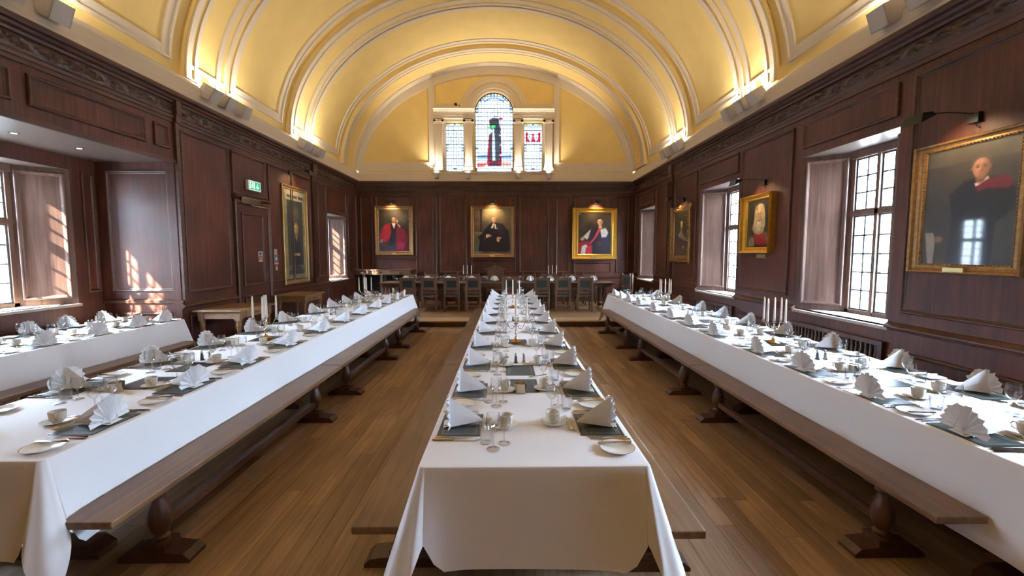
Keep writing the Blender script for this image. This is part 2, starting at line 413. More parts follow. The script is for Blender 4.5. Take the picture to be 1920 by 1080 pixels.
# ------------------------------------------------------------------ windows with splayed reveals
def window(n, T, u0, u1, z0, z1, depth, splay, parent, rows=(3, 5), lights=2, cols=2, ztr=.62, full=True):
    """opening u0..u1 in the wall face; the frame stands `depth` behind it, narrower by `splay` at each side"""
    a, b = u0+splay, u1-splay
    root = struct('window_%d' % n)
    rv = MB()
    for (p, q) in ((u0, a), (u1, b)):
        rv.add([T(p, 0, z0), T(q, -depth, z0), T(q, -depth, z1), T(p, 0, z1),
                T(p-(.02 if p == u0 else -.02), -.001, z0), T(q-(.04 if p == u0 else -.04), -depth, z0), T(q-(.04 if p == u0 else -.04), -depth, z1), T(p-(.02 if p == u0 else -.02), -.001, z1)],
               [(0, 1, 2, 3), (4, 7, 6, 5), (0, 3, 7, 4), (1, 5, 6, 2), (3, 2, 6, 7), (0, 4, 5, 1)])
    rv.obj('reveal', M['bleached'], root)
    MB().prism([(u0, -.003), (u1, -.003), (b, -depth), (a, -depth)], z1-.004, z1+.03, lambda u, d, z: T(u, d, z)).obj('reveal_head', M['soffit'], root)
    MB().prism([(u0-.02, .03), (u1+.02, .03), (u1+.02, 0), (b, -depth), (a, -depth), (u0-.02, 0)], z0-.035, z0, lambda u, d, z: T(u, d, z)).obj('window_sill', M['sill'], root)
    L = math.hypot(splay, depth)
    for (p, s) in ((u0, 1), (u1, -1)):      # raised panel on each reveal
        def S(u, d, z, p=p, s=s): return T(p+s*(splay*u/L)+s*d*depth/L, -(depth*u/L)+d*splay/L, z)
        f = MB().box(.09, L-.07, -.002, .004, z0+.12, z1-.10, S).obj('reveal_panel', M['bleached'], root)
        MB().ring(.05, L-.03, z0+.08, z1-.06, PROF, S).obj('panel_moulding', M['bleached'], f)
    if not full: return root
    D = -depth
    mb = MB(); fwid = .06
    mb.box(a-.05, a+fwid, D-.08, D, z0-.03, z1+.03, T); mb.box(b-fwid, b+.05, D-.08, D, z0-.03, z1+.03, T)
    mb.box(a, b, D-.08, D, z0-.03, z0+.05, T); mb.box(a, b, D-.08, D+.02, z1-.10, z1+.03, T)
    zt = z0+(z1-z0)*ztr
    mb.box(a, b, D-.08, D+.01, zt-.03, zt+.03, T)
    wl_ = (b-a-fwid*2)/lights
    for k in range(1, lights): mb.box(a+fwid+wl_*k-.025, a+fwid+wl_*k+.025, D-.08, D+.01, z0, z1, T)
    mb.obj('window_frame', M['winframe'], root)
    for k in range(lights):
        la = a+fwid+wl_*k+(.025 if k else 0); lb = a+fwid+wl_*(k+1)-(.025 if k < lights-1 else 0)
        for (za, zb, nr) in ((zt+.03, z1-.10, rows[0]), (z0+.05, zt-.03, rows[1])):
            c = MB(); c.ring(la, lb, za, zb, [(0, D-.05), (0, D-.02), (.022, D-.02), (.022, D-.05)], T)
            ca = c.obj('casement', M['lead'], root)
            bars = MB()
            ia, ib, ja, jb = la+.022, lb-.022, za+.022, zb-.022
            for i in range(1, cols): bars.box(ia+(ib-ia)*i/cols-.012, ia+(ib-ia)*i/cols+.012, D-.045, D-.025, ja, jb, T)
            for j in range(1, nr): bars.box(ia, ib, D-.045, D-.025, ja+(jb-ja)*j/nr-.010, ja+(jb-ja)*j/nr+.010, T)
            bars.obj('glazing_bars', M['lead'], ca)
            for i in range(cols):
                for j in range(nr):
                    MB().add([T(ia+(ib-ia)*(i+p)/cols, D-.035, ja+(jb-ja)*(j+q)/nr) for p, q in ((0, 0), (1, 0), (1, 1), (0, 1))], [(0, 1, 2, 3)]).obj('pane', M['pane'], ca)
    # latch
    uc = (a+b)/2
    mb = MB(); mb.box(uc-.012, uc+.012, D+.01, D+.02, z0+.55, z0+.75, T); mb.tube([T(uc, D+.02, z0+.65), T(uc+.02, D+.05, z0+.66), T(uc-.01, D+.06, z0+.60)], .006)
    mb.obj('window_latch', M['black'], root)
    # light portal: guides sampling of the real sky through this opening
    d = bpy.data.lights.new('portal', 'AREA'); d.shape = 'RECTANGLE'; d.size = b-a; d.size_y = z1-z0; d.cycles.is_portal = True
    o = bpy.data.objects.new('window_portal', d); COL.objects.link(o)
    c = Vector(T(uc, D-.12, (z0+z1)/2)); i = Vector(T(uc, 1, (z0+z1)/2))-Vector(T(uc, 0, (z0+z1)/2))
    o.location = c; o.rotation_euler = i.to_track_quat('-Z', 'Y').to_euler()
    return root
for n, (a, b) in enumerate(WR): window(n+1, R, a, b, Z0, Z1, .45, .33, wr)
window(6, Lw, 11.6, 12.92, .97, 2.80, .45, .30, wl)
window(5, R, -1.6, -1.03, Z0, Z1, .45, .09, wr, lights=1)  # unseen rear window, added and narrowed to cool the light on the front cloth
# alcove
XA = -5.95
A_ = lambda u, d, z: (XA+d, u, z)
al = slab(A_, 2.30, 6.48, [(4.45, 5.98, 1.03, 2.86), (2.62, 4.15, 1.03, 2.86)], z1=3.2).obj('wall_alcove', M['wall'], kind='structure')
window(8, A_, 4.45, 5.98, 1.03, 2.86, .40, .36, al, rows=(3, 4), ztr=.6)
window(7, A_, 2.62, 4.15, 1.03, 2.86, .40, .36, al, rows=(3, 4), ztr=.6)
panel(A_, 6.12, 6.31, 1.17, 2.86, al); panel(A_, 3.1, 4.4, .2, .8, al); panel(A_, 4.5, 5.9, .2, .8, al)
Q1 = lambda u, d, z: (u, 6.36-d, z)
Q0 = lambda u, d, z: (u, 2.40+d, z)
for q, nm in ((Q1, 'wall_alcove_far'), (Q0, 'wall_alcove_near')):
    o = MB().box(XA, XL-.012, -.12, 0, 0, 3.2, q).obj(nm, M['wall'], kind='structure')
    panel(q, -5.80, -4.90, 1.16, 2.92, o, m2=M['trimx']); panel(q, -5.80, -4.90, .2, .85, o, m2=M['trimx'])
    MB().sweep([(0, .98), (.03, .99), (.035, 1.03), (0, 1.05)], XA, XL+.03, q).obj('rail', M['trimx'], o)
MB().box(XA, XL-.01, 2.40, 6.36, 3.045, 3.15).obj('ceiling_alcove', M['soffit'], kind='structure')
mb = MB(); mb.box(XL-.0, XL+.035, 2.40, 6.34, 3.02, 3.07); 
mb.obj('trim_19', M['trim'], kind='structure')
for i, (x, y) in enumerate(((-5.40, 4.86), (-5.37, 5.55), (-5.4, 4.1), (-5.4, 3.3))):
    r = empty('ceiling_downlight', (x, y, 3.043)); tag(r, ['round recessed downlight in alcove soffit, second from the far end', 'round recessed downlight in alcove soffit, nearest its far end', 'round recessed downlight in alcove soffit, third from the far end', 'round recessed downlight in alcove soffit, fourth from the far end'][i], 'ceiling light', 'alcove downlights')
    MB().lathe([(.045, 0), (.045, -.006), (.03, -.006), (.03, 0)], 16, cap=False).obj('bezel', M['chrome'], r)
    MB().lathe([(0.001, -.002), (.03, -.002)], 16, cap=False).obj('lamp_lens', M['down'], r)
# door in left wall
dr = struct('door_1')
MB().box(7.70, 8.64, 0, .025, .01, 2.60, Lw).obj('door_leaf', M['wall'], dr)
for z0, z1 in ((1.12, 2.46), (.2, .95)):
    f = panel(Lw, 7.80, 8.50, z0, z1, dr, d0=.025)
MB().ring(7.62, 8.72, -.1, 2.68, [(0, 0), (0, .045), (.02, .055), (.07, .04), (.08, 0)], Lw).obj('door_frame', M['trim'], dr)
mb = MB(); mb.sweep([(0, 2.68), (.06, 2.72), (.08, 2.74), (.08, 2.76), (0, 2.77)], 7.60, 8.74, Lw); mb.obj('door_cornice', M['trim'], dr)
mb = MB(); mb.box(8.54, 8.58, .025, .035, 1.12, 1.42, Lw); mb.tube([Lw(8.56, .035, 1.18), Lw(8.56, .07, 1.18), Lw(8.46, .075, 1.18)], .009)
mb.lathe([(.02, 0), (.02, .012)], 10, T=lambda x, y, z: Lw(8.56+x, .03+z, 1.36+y)); mb.obj('door_handle', M['chrome'], dr)

# radiator grilles under the right windows
for a, b in WR[1:]:
    g = struct('trim_%d' % (20+WR.index((a, b))))
    MB().box(a+.05, b-.05, .001, .012, .15, .74, R).obj('grille_recess', M['dark'], g)
    MB().ring(a+.0, b+.0, .12, .76, [(0, 0), (0, .05), (.05, .06), (.06, .015)], R).obj('grille_frame', M['trim'], g)
    sp = MB().lathe([(.011, .18), (.011, .22), (.019, .28), (.02, .34), (.010, .42), (.009, .50), (.018, .56), (.019, .60), (.011, .64), (.013, .70)], 8).mesh('spindle', M['turned'])
    n = int((b-a-.14)/.062)
    for k in range(n): link('spindle', sp, g, loc=(XR-.032, a+.09+(b-a-.18)*k/(n-1), 0))
# ------------------------------------------------------------------ the vault
XC, ZS = -.35, 4.33
VA, VB = 4.50, 3.36
def arc(t, off):
    c, s = math.cos(t), math.sin(t)
    n = Vector((c/VA, s/VB)).normalized()
    return XC+VA*c-n.x*off, ZS+VB*s-n.y*off
def arcband(mb, y0, y1, o0, o1, t0=0, t1=PI, n=72):
    vs = []
    n = max(2, int(n*(t1-t0)/PI))
    for i in range(n+1):
        t = t0+(t1-t0)*i/n
        xa, za = arc(t, o0); xb, zb = arc(t, o1)
        vs += [(xa, y0, za), (xb, y0, zb), (xb, y1, zb), (xa, y1, za)]
    fs = [(4*i+k, 4*i+(k+1) % 4, 4*i+4+(k+1) % 4, 4*i+4+k) for i in range(n) for k in range(4)]
    mb.add(vs, fs, False); mb.sm[-len(fs):] = [True if k % 4 in (1, 3) else False for k in range(len(fs))]
    mb.f.append(tuple(len(mb.v)-len(vs)+k for k in range(4))); mb.f.append(tuple(len(mb.v)-4+k for k in range(4))[::-1]); mb.sm += [False, False]
    return mb
mb = MB(); arcband(mb, YB-.2, YE+.3, 0, -.15, 0, PI, 96)
ce = mb.obj('ceiling', M['yellow'], kind='structure')
def tz(z, off=0): return math.asin(min(1, (z-ZS)/VB))
RIBS = [s for s in (.50, 3.55, 6.60, 9.66)]
def rib(s, e):
    r = arcband(MB(), s, e, -.01, .085).obj('vault_rib', M['yellow'], ce)
    w_ = e-s
    for a, b, h in ((0, .10, .115), (.17, .24, .11), (w_-.28, w_-.18, .115), (w_-.07, w_, .11)):
        arcband(MB(), s+a, s+b, .08, h).obj('rib_bead', M['cream'], r)
    t0 = tz(4.50); t1 = tz(4.56)
    for ta, tb in ((t0, t1), (PI-t1, PI-t0), (0, tz(4.36)), (PI-tz(4.36), PI)):
        arcband(MB(), s+.005, e-.005, .08, .105, ta, tb, 80).obj('rib_footing', M['cream'], r)
for s in RIBS: rib(s, s+.93)
# end rib against the gable
r = arcband(MB(), 12.70, YE, -.01, .085).obj('vault_rib', M['yellow'], ce)
for a, b, h in ((12.70, 12.80, .115), (12.86, 12.92, .105), (13.02, 13.06, .10), (13.62, YE, .12)): arcband(MB(), a, b, .08, h).obj('rib_bead', M['cream'], r)
arcband(MB(), 12.75, YE, .08, .10, 0, tz(4.36)).obj('rib_footing', M['cream'], r)
def coffer(y0, y1, bw=.15):
    t0, t1 = tz(4.50), tz(4.66)
    f = arcband(MB(), y0+bw, y1-bw, -.01, .004, t1, PI-t1).obj('coffer_field', M['yellow'], ce)
    mb = MB(); arcband(mb, y0, y0+bw, 0, .03, t0, PI-t0); arcband(mb, y1-bw, y1, 0, .03, t0, PI-t0)
    arcband(mb, y0+bw, y1-bw, 0, .03, t0, t1, 60); arcband(mb, y0+bw, y1-bw, 0, .03, PI-t1, PI-t0, 60)
    mb.obj('coffer_frame', M['cream'], f)
    mb = MB(); arcband(mb, y0, y0+.035, .02, .05, t0, PI-t0); arcband(mb, y1-.035, y1, .02, .05, t0, PI-t0)
    tm = t0+(t1-t0)*.22
    arcband(mb, y0, y1, .02, .05, t0, tm, 60); arcband(mb, y0, y1, .02, .05, PI-tm, PI-t0, 60)
    mb.obj('coffer_edge', M['cream'], f)
for a, b in ((1.62, 3.36), (4.67, 6.40), (7.72, 9.45), (10.76, 12.50)): coffer(a, b)
# gable end with its Venetian window
WC, WS = -.392, 6.19
HW = .61
def holes(x):
    out = []
    if -1.94 <= x <= -1.36 or .56 <= x <= 1.15: out.append((4.31, 5.86))
    if abs(x-WC) <= HW: out.append((4.31, WS+math.sqrt(max(0, HW*HW-(x-WC)**2))))
    return out
def ell(x, a, b):
    q = 1-((x-XC)/a)**2
    return ZS+b*math.sqrt(q) if q > 0 else ZS
xs = sorted(set([-4.9, 4.2, -1.94, -1.9401, -1.36, -1.3599, .56, .5599, 1.15, 1.1501, WC-HW, WC-HW-.0001, WC+HW, WC+HW+.0001]+[WC-HW*math.cos(PI*k/24) for k in range(1, 24)]))
mb = MB()
for x0, x1 in zip(xs[:-1], xs[1:]):
    h = holes((x0+x1)/2)
    def seg(lo0, lo1, hi0, hi1):
        mb.add([(x0, YE, lo0), (x1, YE, lo1), (x1, YE, hi1), (x0, YE, hi0), (x0, YE+.16, lo0), (x1, YE+.16, lo1), (x1, YE+.16, hi1), (x0, YE+.16, hi0)],
               [(0, 1, 2, 3), (4, 7, 6, 5), (0, 4, 5, 1), (3, 2, 6, 7)])
    if not h: seg(4.0, 4.0, 7.75, 7.75)
    else:
        seg(4.0, 4.0, 4.31, 4.31)
        if abs((x0+x1)/2-WC) < HW:
            g = lambda x: WS+math.sqrt(max(0, HW*HW-(x-WC)**2))
            seg(g(x0), g(x1), 7.75, 7.75)
        else: seg(5.86, 5.86, 7.75, 7.75)
for xe in (-1.94, -1.36, .56, 1.15): mb.box(xe-.002, xe+.002, YE, YE+.16, 4.31, 5.86)
for xe in (WC-HW, WC+HW): mb.box(xe-.002, xe+.002, YE, YE+.16, 4.31, WS)
ga = mb.obj('wall_gable', M['yellow'], kind='structure')
for a, b in ((-1.94, -1.36), (.56, 1.15)):
    MB().ring(a-.07, b+.07, 4.26, 5.95, [(0, 0), (0, .03), (.07, .03), (.075, -.09)], E_).obj('window_surround', M['cream'], ga)
# white band round the lunette
mb = MB(); n = 72; vs = []
for i in range(n+1):
    t = PI*i/n; xo, zo = arc(t, .06); xi, zi = XC+4.20*math.cos(t), 4.33+2.98*math.sin(t)
    vs += [(xi, YE-.035, zi), (xo, YE-.035, zo), (xo, YE, zo), (xi, YE, zi), (XC+4.25*math.cos(t), YE-.05, 4.33+3.03*math.sin(t)), ]
fs = []
for i in range(n):
    for k in ((0, 4), (4, 1), (3, 0)): fs.append((5*i+k[0], 5*i+k[1], 5*i+5+k[1], 5*i+5+k[0]))
mb.add(vs, fs, True)
mb.box(-4.6, -2.262, YE-.037, YE, 4.33, 4.61); mb.box(1.501, 3.9, YE-.037, YE, 4.33, 4.61)
mb.box(-2.454, -2.262, YE-.033, YE, 4.605, 7.0); mb.box(1.501, 1.678, YE-.033, YE, 4.605, 7.0)
mb.box(-2.262, -1.42, YE-.03, YE, 6.28, 6.43); mb.box(.64, 1.501, YE-.03, YE, 6.28, 6.43)
mb.obj('lunette_moulding', M['cream'], ga)
# columns, entablatures, archivolt
for k, (a, b) in enumerate(((-2.254, -2.013), (-1.32, -1.07), (.249, .492), (1.203, 1.462))):
    mb = MB(); mb.box(a, b, YE-.10, YE, 4.33, 5.84)
    for q in range(5):
        u = a+(b-a)*(q+.5)/5; mb.box(u-.012, u+.012, YE-.115, YE-.10, 4.48, 5.75)
    mb.box(a-.03, b+.03, YE-.13, YE, 4.33, 4.39); mb.box(a-.015, b+.015, YE-.12, YE, 4.39, 4.44)
    mb.box(a-.02, b+.02, YE-.12, YE, 5.80, 5.84); mb.box(a-.04, b+.04, YE-.14, YE, 5.84, 5.92)
    for c in (a-.01, b+.01): mb.lathe([(.045, 0), (.045, .13)], 10, T=lambda x, y, z, c=c: (c+x, YE-.14+z, 5.87+y))
    mb.obj('column', M['cream'], ga)
for a, b in ((-2.27, -1.02), (.23, 1.49)):
    MB().sweep([(0, 5.95), (.12, 5.95), (.12, 6.03), (.13, 6.035), (.13, 6.14), (.17, 6.16), (.19, 6.20), (.24, 6.22), (.24, 6.27), (.10, 6.29), (0, 6.29)], a-.02, b+.02, E_).obj('entablature', M['cream'], ga)
    mb = MB(); q = a
    while q < b: mb.box(q, q+.02, .13, .155, 6.11, 6.15, E_); q += .045
    mb.obj('dentils', M['cream'], ga)
MB().sweep([(0, 4.05), (.10, 4.05), (.10, 4.20), (.14, 4.22), (.16, 4.25), (.16, 4.30), (0, 4.33)], -2.34, 1.53, E_).obj('window_base', M['cream'], ga)
def archiv(r0, r1, d, nm):
    mb = MB(); vs = []; n = 40
    for i in range(n+1):
        t = PI*i/n; c, s = math.cos(t), math.sin(t)
        vs += [(WC+r0*c, YE, WS+r0*s), (WC+r0*c, YE-d, WS+r0*s), (WC+r1*c, YE-d, WS+r1*s), (WC+r1*c, YE, WS+r1*s)]
    mb.add(vs, [(4*i+k, 4*i+k+1, 4*i+5+k, 4*i+4+k) for i in range(n) for k in range(3)], True)
    return mb.obj(nm, M['cream'], ga)
archiv(.62, .70, .06, 'archivolt'); archiv(.70, .76, .085, 'archivolt'); archiv(.76, .88, .05, 'archivolt'); archiv(.88, .93, .075, 'archivolt'); archiv(.93, 1.07, .035, 'archivolt')

# ------------------------------------------------------------------ flat painted things (paintings, stained glass, signs)
class Pic:
    """colours on a grid of points; u to the right, v up, both 0..1"""
    def __init__(s, nx, ny, bg, aspect=None):
        s.nx, s.ny = nx, ny; s.u, s.v = np.meshgrid((np.arange(nx)+.5)/nx, (np.arange(ny)+.5)/ny)
        s.a = np.ones((ny, nx, 3))*np.array(bg, float)
        s.rs = np.random.RandomState(5)
    def mix(s, k, col): s.a = s.a*(1-k[..., None])+np.array(col, float)*k[..., None]
    def ell(s, cx, cy, rx, ry, col, soft=.25, rot=0, amt=1):
        du, dv = s.u-cx, s.v-cy; c, q = math.cos(rot), math.sin(rot)
        d = np.sqrt(((du*c+dv*q)/rx)**2+((-du*q+dv*c)/ry)**2)
        s.mix(np.clip((1-d)/soft+.5, 0, 1)*amt, col)
    def poly(s, pts, col, soft=.012, amt=1):
        ins = np.zeros(s.u.shape, bool); dist = np.full(s.u.shape, 9.)
        n = len(pts)
        for i in range(n):
            (x0, y0), (x1, y1) = pts[i], pts[(i+1) % n]
            c = ((y0 > s.v) != (y1 > s.v)) & (s.u < (x1-x0)*(s.v-y0)/(y1-y0+1e-12)+x0); ins ^= c
            t = np.clip(((s.u-x0)*(x1-x0)+(s.v-y0)*(y1-y0))/((x1-x0)**2+(y1-y0)**2+1e-12), 0, 1)
            dist = np.minimum(dist, np.hypot(s.u-x0-t*(x1-x0), s.v-y0-t*(y1-y0)))
        sd_ = np.where(ins, dist, -dist); s.mix(np.clip(sd_/soft+.5, 0, 1)*amt, col)
    def rect(s, a, b, c, d, col): s.mix(((s.u >= a) & (s.u <= b) & (s.v >= c) & (s.v <= d)).astype(float), col)
    def grain(s, amt, sx=9, sy=9):
        g = s.rs.rand(sy+2, sx+2); iu = s.u*sx; iv = s.v*sy
        i, j = iu.astype(int), iv.astype(int); fu, fv = iu-i, iv-j
        n = (g[j, i]*(1-fu)+g[j, i+1]*fu)*(1-fv)+(g[j+1, i]*(1-fu)+g[j+1, i+1]*fu)*fv
        s.a = np.clip(s.a*(1+(n[..., None]-.5)*2*amt), 0, 255)
    def mesh(s, T, m, name, parent, u0=0, u1=1, z0=0, z1=1, d=0):
        """T(u,d,z) ; flip=mirror so the picture reads correctly"""
        nx, ny = s.nx, s.ny; vs = []; fs = []
        for j in range(ny+1):
            for i in range(nx+1): vs.append(T(u0+(u1-u0)*i/nx, d, z0+(z1-z0)*j/ny))
        for j in range(ny):
            for i in range(nx): k = j*(nx+1)+i; fs.append((k, k+1, k+nx+2, k+nx+1))
        me = bpy.data.meshes.new(name); me.from_pydata(vs, [], fs)
        c = np.asarray(s.a)/255; l = np.where(c <= .04045, c/12.92, ((c+.055)/1.055)**2.4).reshape(-1, 3)
        at = me.color_attributes.new('Col', 'FLOAT_COLOR', 'CORNER')
        buf = np.ones((nx*ny, 4, 4)); buf[:, :, :3] = l[:, None, :]
        at.data.foreach_set('color', buf.ravel()); me.materials.append(m)
        return link(name, me, parent)

# stained glass: coloured transparent glass in front of the real sky
m = bpy.data.materials.new('stained_glass'); m.use_nodes = True; nt = m.node_tree; nt.nodes.clear()
o_ = nt.nodes.new('ShaderNodeOutputMaterial'); a_ = nt.nodes.new('ShaderNodeAttribute'); a_.attribute_name = 'Col'
t_ = nt.nodes.new('ShaderNodeBsdfTransparent'); g_ = nt.nodes.new('ShaderNodeBsdfGlossy'); x_ = nt.nodes.new('ShaderNodeMixShader'); x_.inputs[0].default_value = .05
dm = nt.nodes.new('ShaderNodeMixRGB'); dm.blend_type = 'MULTIPLY'; dm.inputs[0].default_value = 1; dm.inputs[2].default_value = (.017, .017, .017, 1)
nt.links.new(a_.outputs['Color'], dm.inputs[1]); nt.links.new(dm.outputs[0], t_.inputs['Color']); nt.links.new(t_.outputs[0], x_.inputs[1]); nt.links.new(g_.outputs[0], x_.inputs[2]); nt.links.new(x_.outputs[0], o_.inputs['Surface'])
M['stained'] = m
YG = YE+.10
G = lambda u, d, z: (u, YG-d, z)
st = struct('window_9')
def leadwork(a, b, z0, z1, nx, nz, top=None, heavy=3):
    mb = MB(); hz = MB()
    for i in range(1, nx):
        u = a+(b-a)*i/nx; zt = top(u) if top else z1
        mb.box(u-.006, u+.006, 0, .01, z0, zt, G)
    for j in range(1, nz):
        z = z0+(z1-z0)*j/nz; l, r = a, b
        if top and z > WS:
            q = math.sqrt(max(0, HW*HW-(z-WS)**2)); l, r = WC-q, WC+q
        (hz if j % heavy == 0 else mb).box(l, r, 0, .012, z-(.011 if j % heavy == 0 else .006), z+(.011 if j % heavy == 0 else .006), G)
    mb.obj('lead_came', M['black'], st); hz.obj('saddle_bar', M['black'], st)
# centre light: a standing figure in a long black robe over red
W_, K_, RD, GN, BL, OC, PK = (250, 250, 252), (52, 58, 60), (176, 18, 40), (60, 170, 95), (96, 122, 196), (190, 160, 84), (236, 190, 170)
p = Pic(72, 148, W_)
p.grain(.03, 12, 24)
p.rect(0, .05, 0, .8, (228, 238, 246)); p.rect(.95, 1, 0, .8, (228, 238, 246))
for s_ in (.05, .93): p.rect(s_, s_+.02, .1, .72, (150, 176, 228))
# scalloped arch border
for k in range(19):
    t = PI*k/18; cx, cy = .5+.45*math.cos(t), .755+.215*math.sin(t)
    p.ell(cx, cy, .035, .016, (OC, BL, (120, 130, 90), (190, 196, 214))[k % 4], .4)
    if 4 < k < 14: p.ell(.5+.37*math.cos(t), .755+.175*math.sin(t), .03, .013, BL, .5)
p.poly([(.05, .20), (.95, .19), (.95, .225), (.7, .215), (.3, .23), (.05, .215)], (96, 122, 180), amt=.9); p.rect(.05, .95, .17, .195, (150, 170, 226))
p.poly([(.05, .07), (.95, .07), (.95, .14), (.05, .14)], PK); p.poly([(.05, .07), (.2, .07), (.33, .12), (.05, .12)], (226, 96, 80)); p.ell(.8, .11, .15, .02, (230, 150, 110), .5)
p.poly([(.31, .11), (.70, .11), (.68, .45), (.64, .60), (.70, .52), (.62, .56), (.44, .56), (.36, .47)], RD)   # red cloak
p.poly([(.36, .64), (.40, .69), (.42, .60), (.40, .57), (.37, .62)], RD); p.poly([(.60, .66), (.64, .69), (.73, .685), (.73, .665), (.64, .66)], RD)
p.poly([(.37, .15), (.64, .14), (.68, .47), (.62, .68), (.46, .69), (.39, .66), (.42, .52), (.38, .44)], K_)
p.poly([(.455, .15), (.525, .15), (.52, .36), (.50, .56), (.465, .56), (.45, .36)], (240, 244, 240))               # white strip of the robe
for k in range(9): p.poly([(.40+.03*k, .16), (.41+.03*k, .16), (.42+.025*k, .5), (.414+.025*k, .5)], (96, 106, 110), .01, .6 if k not in (2, 3) else 0)
p.poly([(.28, .58), (.40, .545), (.52, .56), (.52, .595), (.46, .61), (.38, .575)], GN); p.ell(.49, .585, .05, .018, (90, 190, 100), .5)
p.ell(.35, .52, .10, .035, (240, 240, 240), .3); p.ell(.52, .74, .055, .045, (244, 238, 232), .3)
for k in range(30):
    t = 2*PI*k/30; p.ell(.535+.075*math.cos(t), .745+.04*math.sin(t), .008, .004, (110, 110, 110), .5)
for y_ in (.47, .35, .22): p.ell(.665, y_, .02, .012, W_, .3)
p.poly([(.34, .11), (.5, .14), (.66, .11), (.7, .085), (.33, .085)], (70, 52, 58)); p.rect(.06, .94, .005, .066, (252, 252, 250))
p.rect(0, .055, .035, .062, (60, 70, 90)); p.rect(.945, 1, .035, .062, (60, 70, 90)); p.rect(0, .055, 0, .034, (190, 40, 50)); p.rect(.945, 1, 0, .034, (190, 40, 50))
for k in range(9): p.ell(.1+.1*k, .004, .03, .006, (90, 140, 80) if k % 2 else OC, .5)
for y_ in (.30, .31): p.ell(.04, y_, .03, .012, (90, 110, 100), .5); p.ell(.96, y_, .03, .012, (90, 110, 100), .5)
# the pane mesh is clipped to the arch by using only quads whose centre lies in it
def stained(pic, a, b, z0, z1, arch=False):
    o = pic.mesh(G, M['stained'], 'stained_pane', st, a, b, z0, z1)
    if arch:
        bm = bmesh.new(); bm.from_mesh(o.data)
        kill = [f for f in bm.faces if (lambda c: c.z > WS and (c.x-WC)**2+(c.z-WS)**2 > (HW+.02)**2)(f.calc_center_median())]
        bmesh.ops.delete(bm, geom=kill, context='FACES'); bm.to_mesh(o.data); bm.free()
    return o
stained(p, WC-HW, WC+HW, 4.31, 6.82, True)
leadwork(WC-HW, WC+HW, 4.31, 6.82, 12, 20, lambda u: WS+math.sqrt(max(0, HW*HW-(u-WC)**2)), 4)
vs = MB()
for i in range(41):
    t = PI*i/40
    vs.v += [(WC+r_*math.cos(t), y_, WS+r_*math.sin(t)) for r_ in (HW-.025, HW+.01) for y_ in (YE+.07, YE+.10)]
vs.f = [(4*i+a, 4*i+b, 4*i+4+b, 4*i+4+a) for i in range(40) for a, b in ((0, 1), (1, 3), (3, 2), (2, 0))]; vs.sm = [True]*len(vs.f)
for a, b in ((WC-HW-.01, WC-HW+.02), (WC+HW-.02, WC+HW+.01)): vs.box(a, b, YE+.07, YE+.10, 4.31, WS)
vs.box(WC-HW, WC+HW, YE+.07, YE+.10, 4.30, 4.325); vs.obj('window_frame', M['black'], st)
for a, b, right in ((-1.94, -1.36, False), (.56, 1.15, True)):
    p = Pic(40, 96, W_); p.grain(.03, 8, 16)
    for s_ in (0, .88): p.rect(s_, s_+.12, .06, .93, (224, 236, 240))
    p.rect(0, 1, .95, 1, OC); p.ell(.5, .9, .42, .10, (236, 240, 250), .2); p.ell(.5, .97, .05, .03, (170, 30, 40) if not right else (70, 60, 60), .4)
    for k in range(7): p.ell(.08+.14*k, .955, .05, .02, (150, 150, 110), .5)
    if right:
        p.poly([(.10, .63), (.90, .63), (.90, .82), (.78, .82), (.74, .72), (.5, .80), (.26, .72), (.22, .82), (.10, .82)], (200, 24, 44))
        for cx in (.33, .66): p.ell(cx, .73, .13, .06, W_, .3); p.ell(cx+.02, .69, .07, .05, W_, .3); p.ell(cx, .74, .02, .02, (170, 60, 70), .5)
        p.rect(.08, .92, .605, .625, (200, 214, 250))
    else:
        for q in range(26): p.ell(.14+.74*p.rs.rand(), .65+.17*p.rs.rand(), .05, .02, ((226, 226, 130), (190, 206, 246), (236, 190, 180), (214, 226, 190))[q % 4], .6, amt=.8)
        p.rect(.08, .92, .605, .625, (190, 210, 246))
    for y_ in (.45, .50, .56):
        for cx in (.07, .93): p.ell(cx, y_, .05, .02, ((110, 150, 120), (150, 96, 90))[int(y_*100) % 2], .5)
    p.rect(0, .12, 0, .045, (190, 34, 44)); p.rect(.88, 1, 0, .045, (190, 34, 44)); p.ell(.5, .08, .12, .014, (60, 60, 60), .4); p.poly([(.42, .06), (.58, .06), (.5, .0)], (120, 120, 118), .02, .5)
    stained(p, a, b, 4.31, 5.86); leadwork(a, b, 4.31, 5.86, 7, 14, None, 4)
    MB().ring(a-.005, b+.005, 4.305, 5.865, [(0, .0), (0, .03), (.02, .03), (.02, 0)], G).obj('window_frame', M['black'], st)
d = bpy.data.lights.new('portal', 'AREA'); d.shape = 'RECTANGLE'; d.size = 3.1; d.size_y = 2.5; d.cycles.is_portal = True
o = bpy.data.objects.new('window_portal', d); COL.objects.link(o); o.location = (WC, YE+.3, 5.55); o.rotation_euler = Vector((0, -1, 0)).to_track_quat('-Z', 'Y').to_euler()

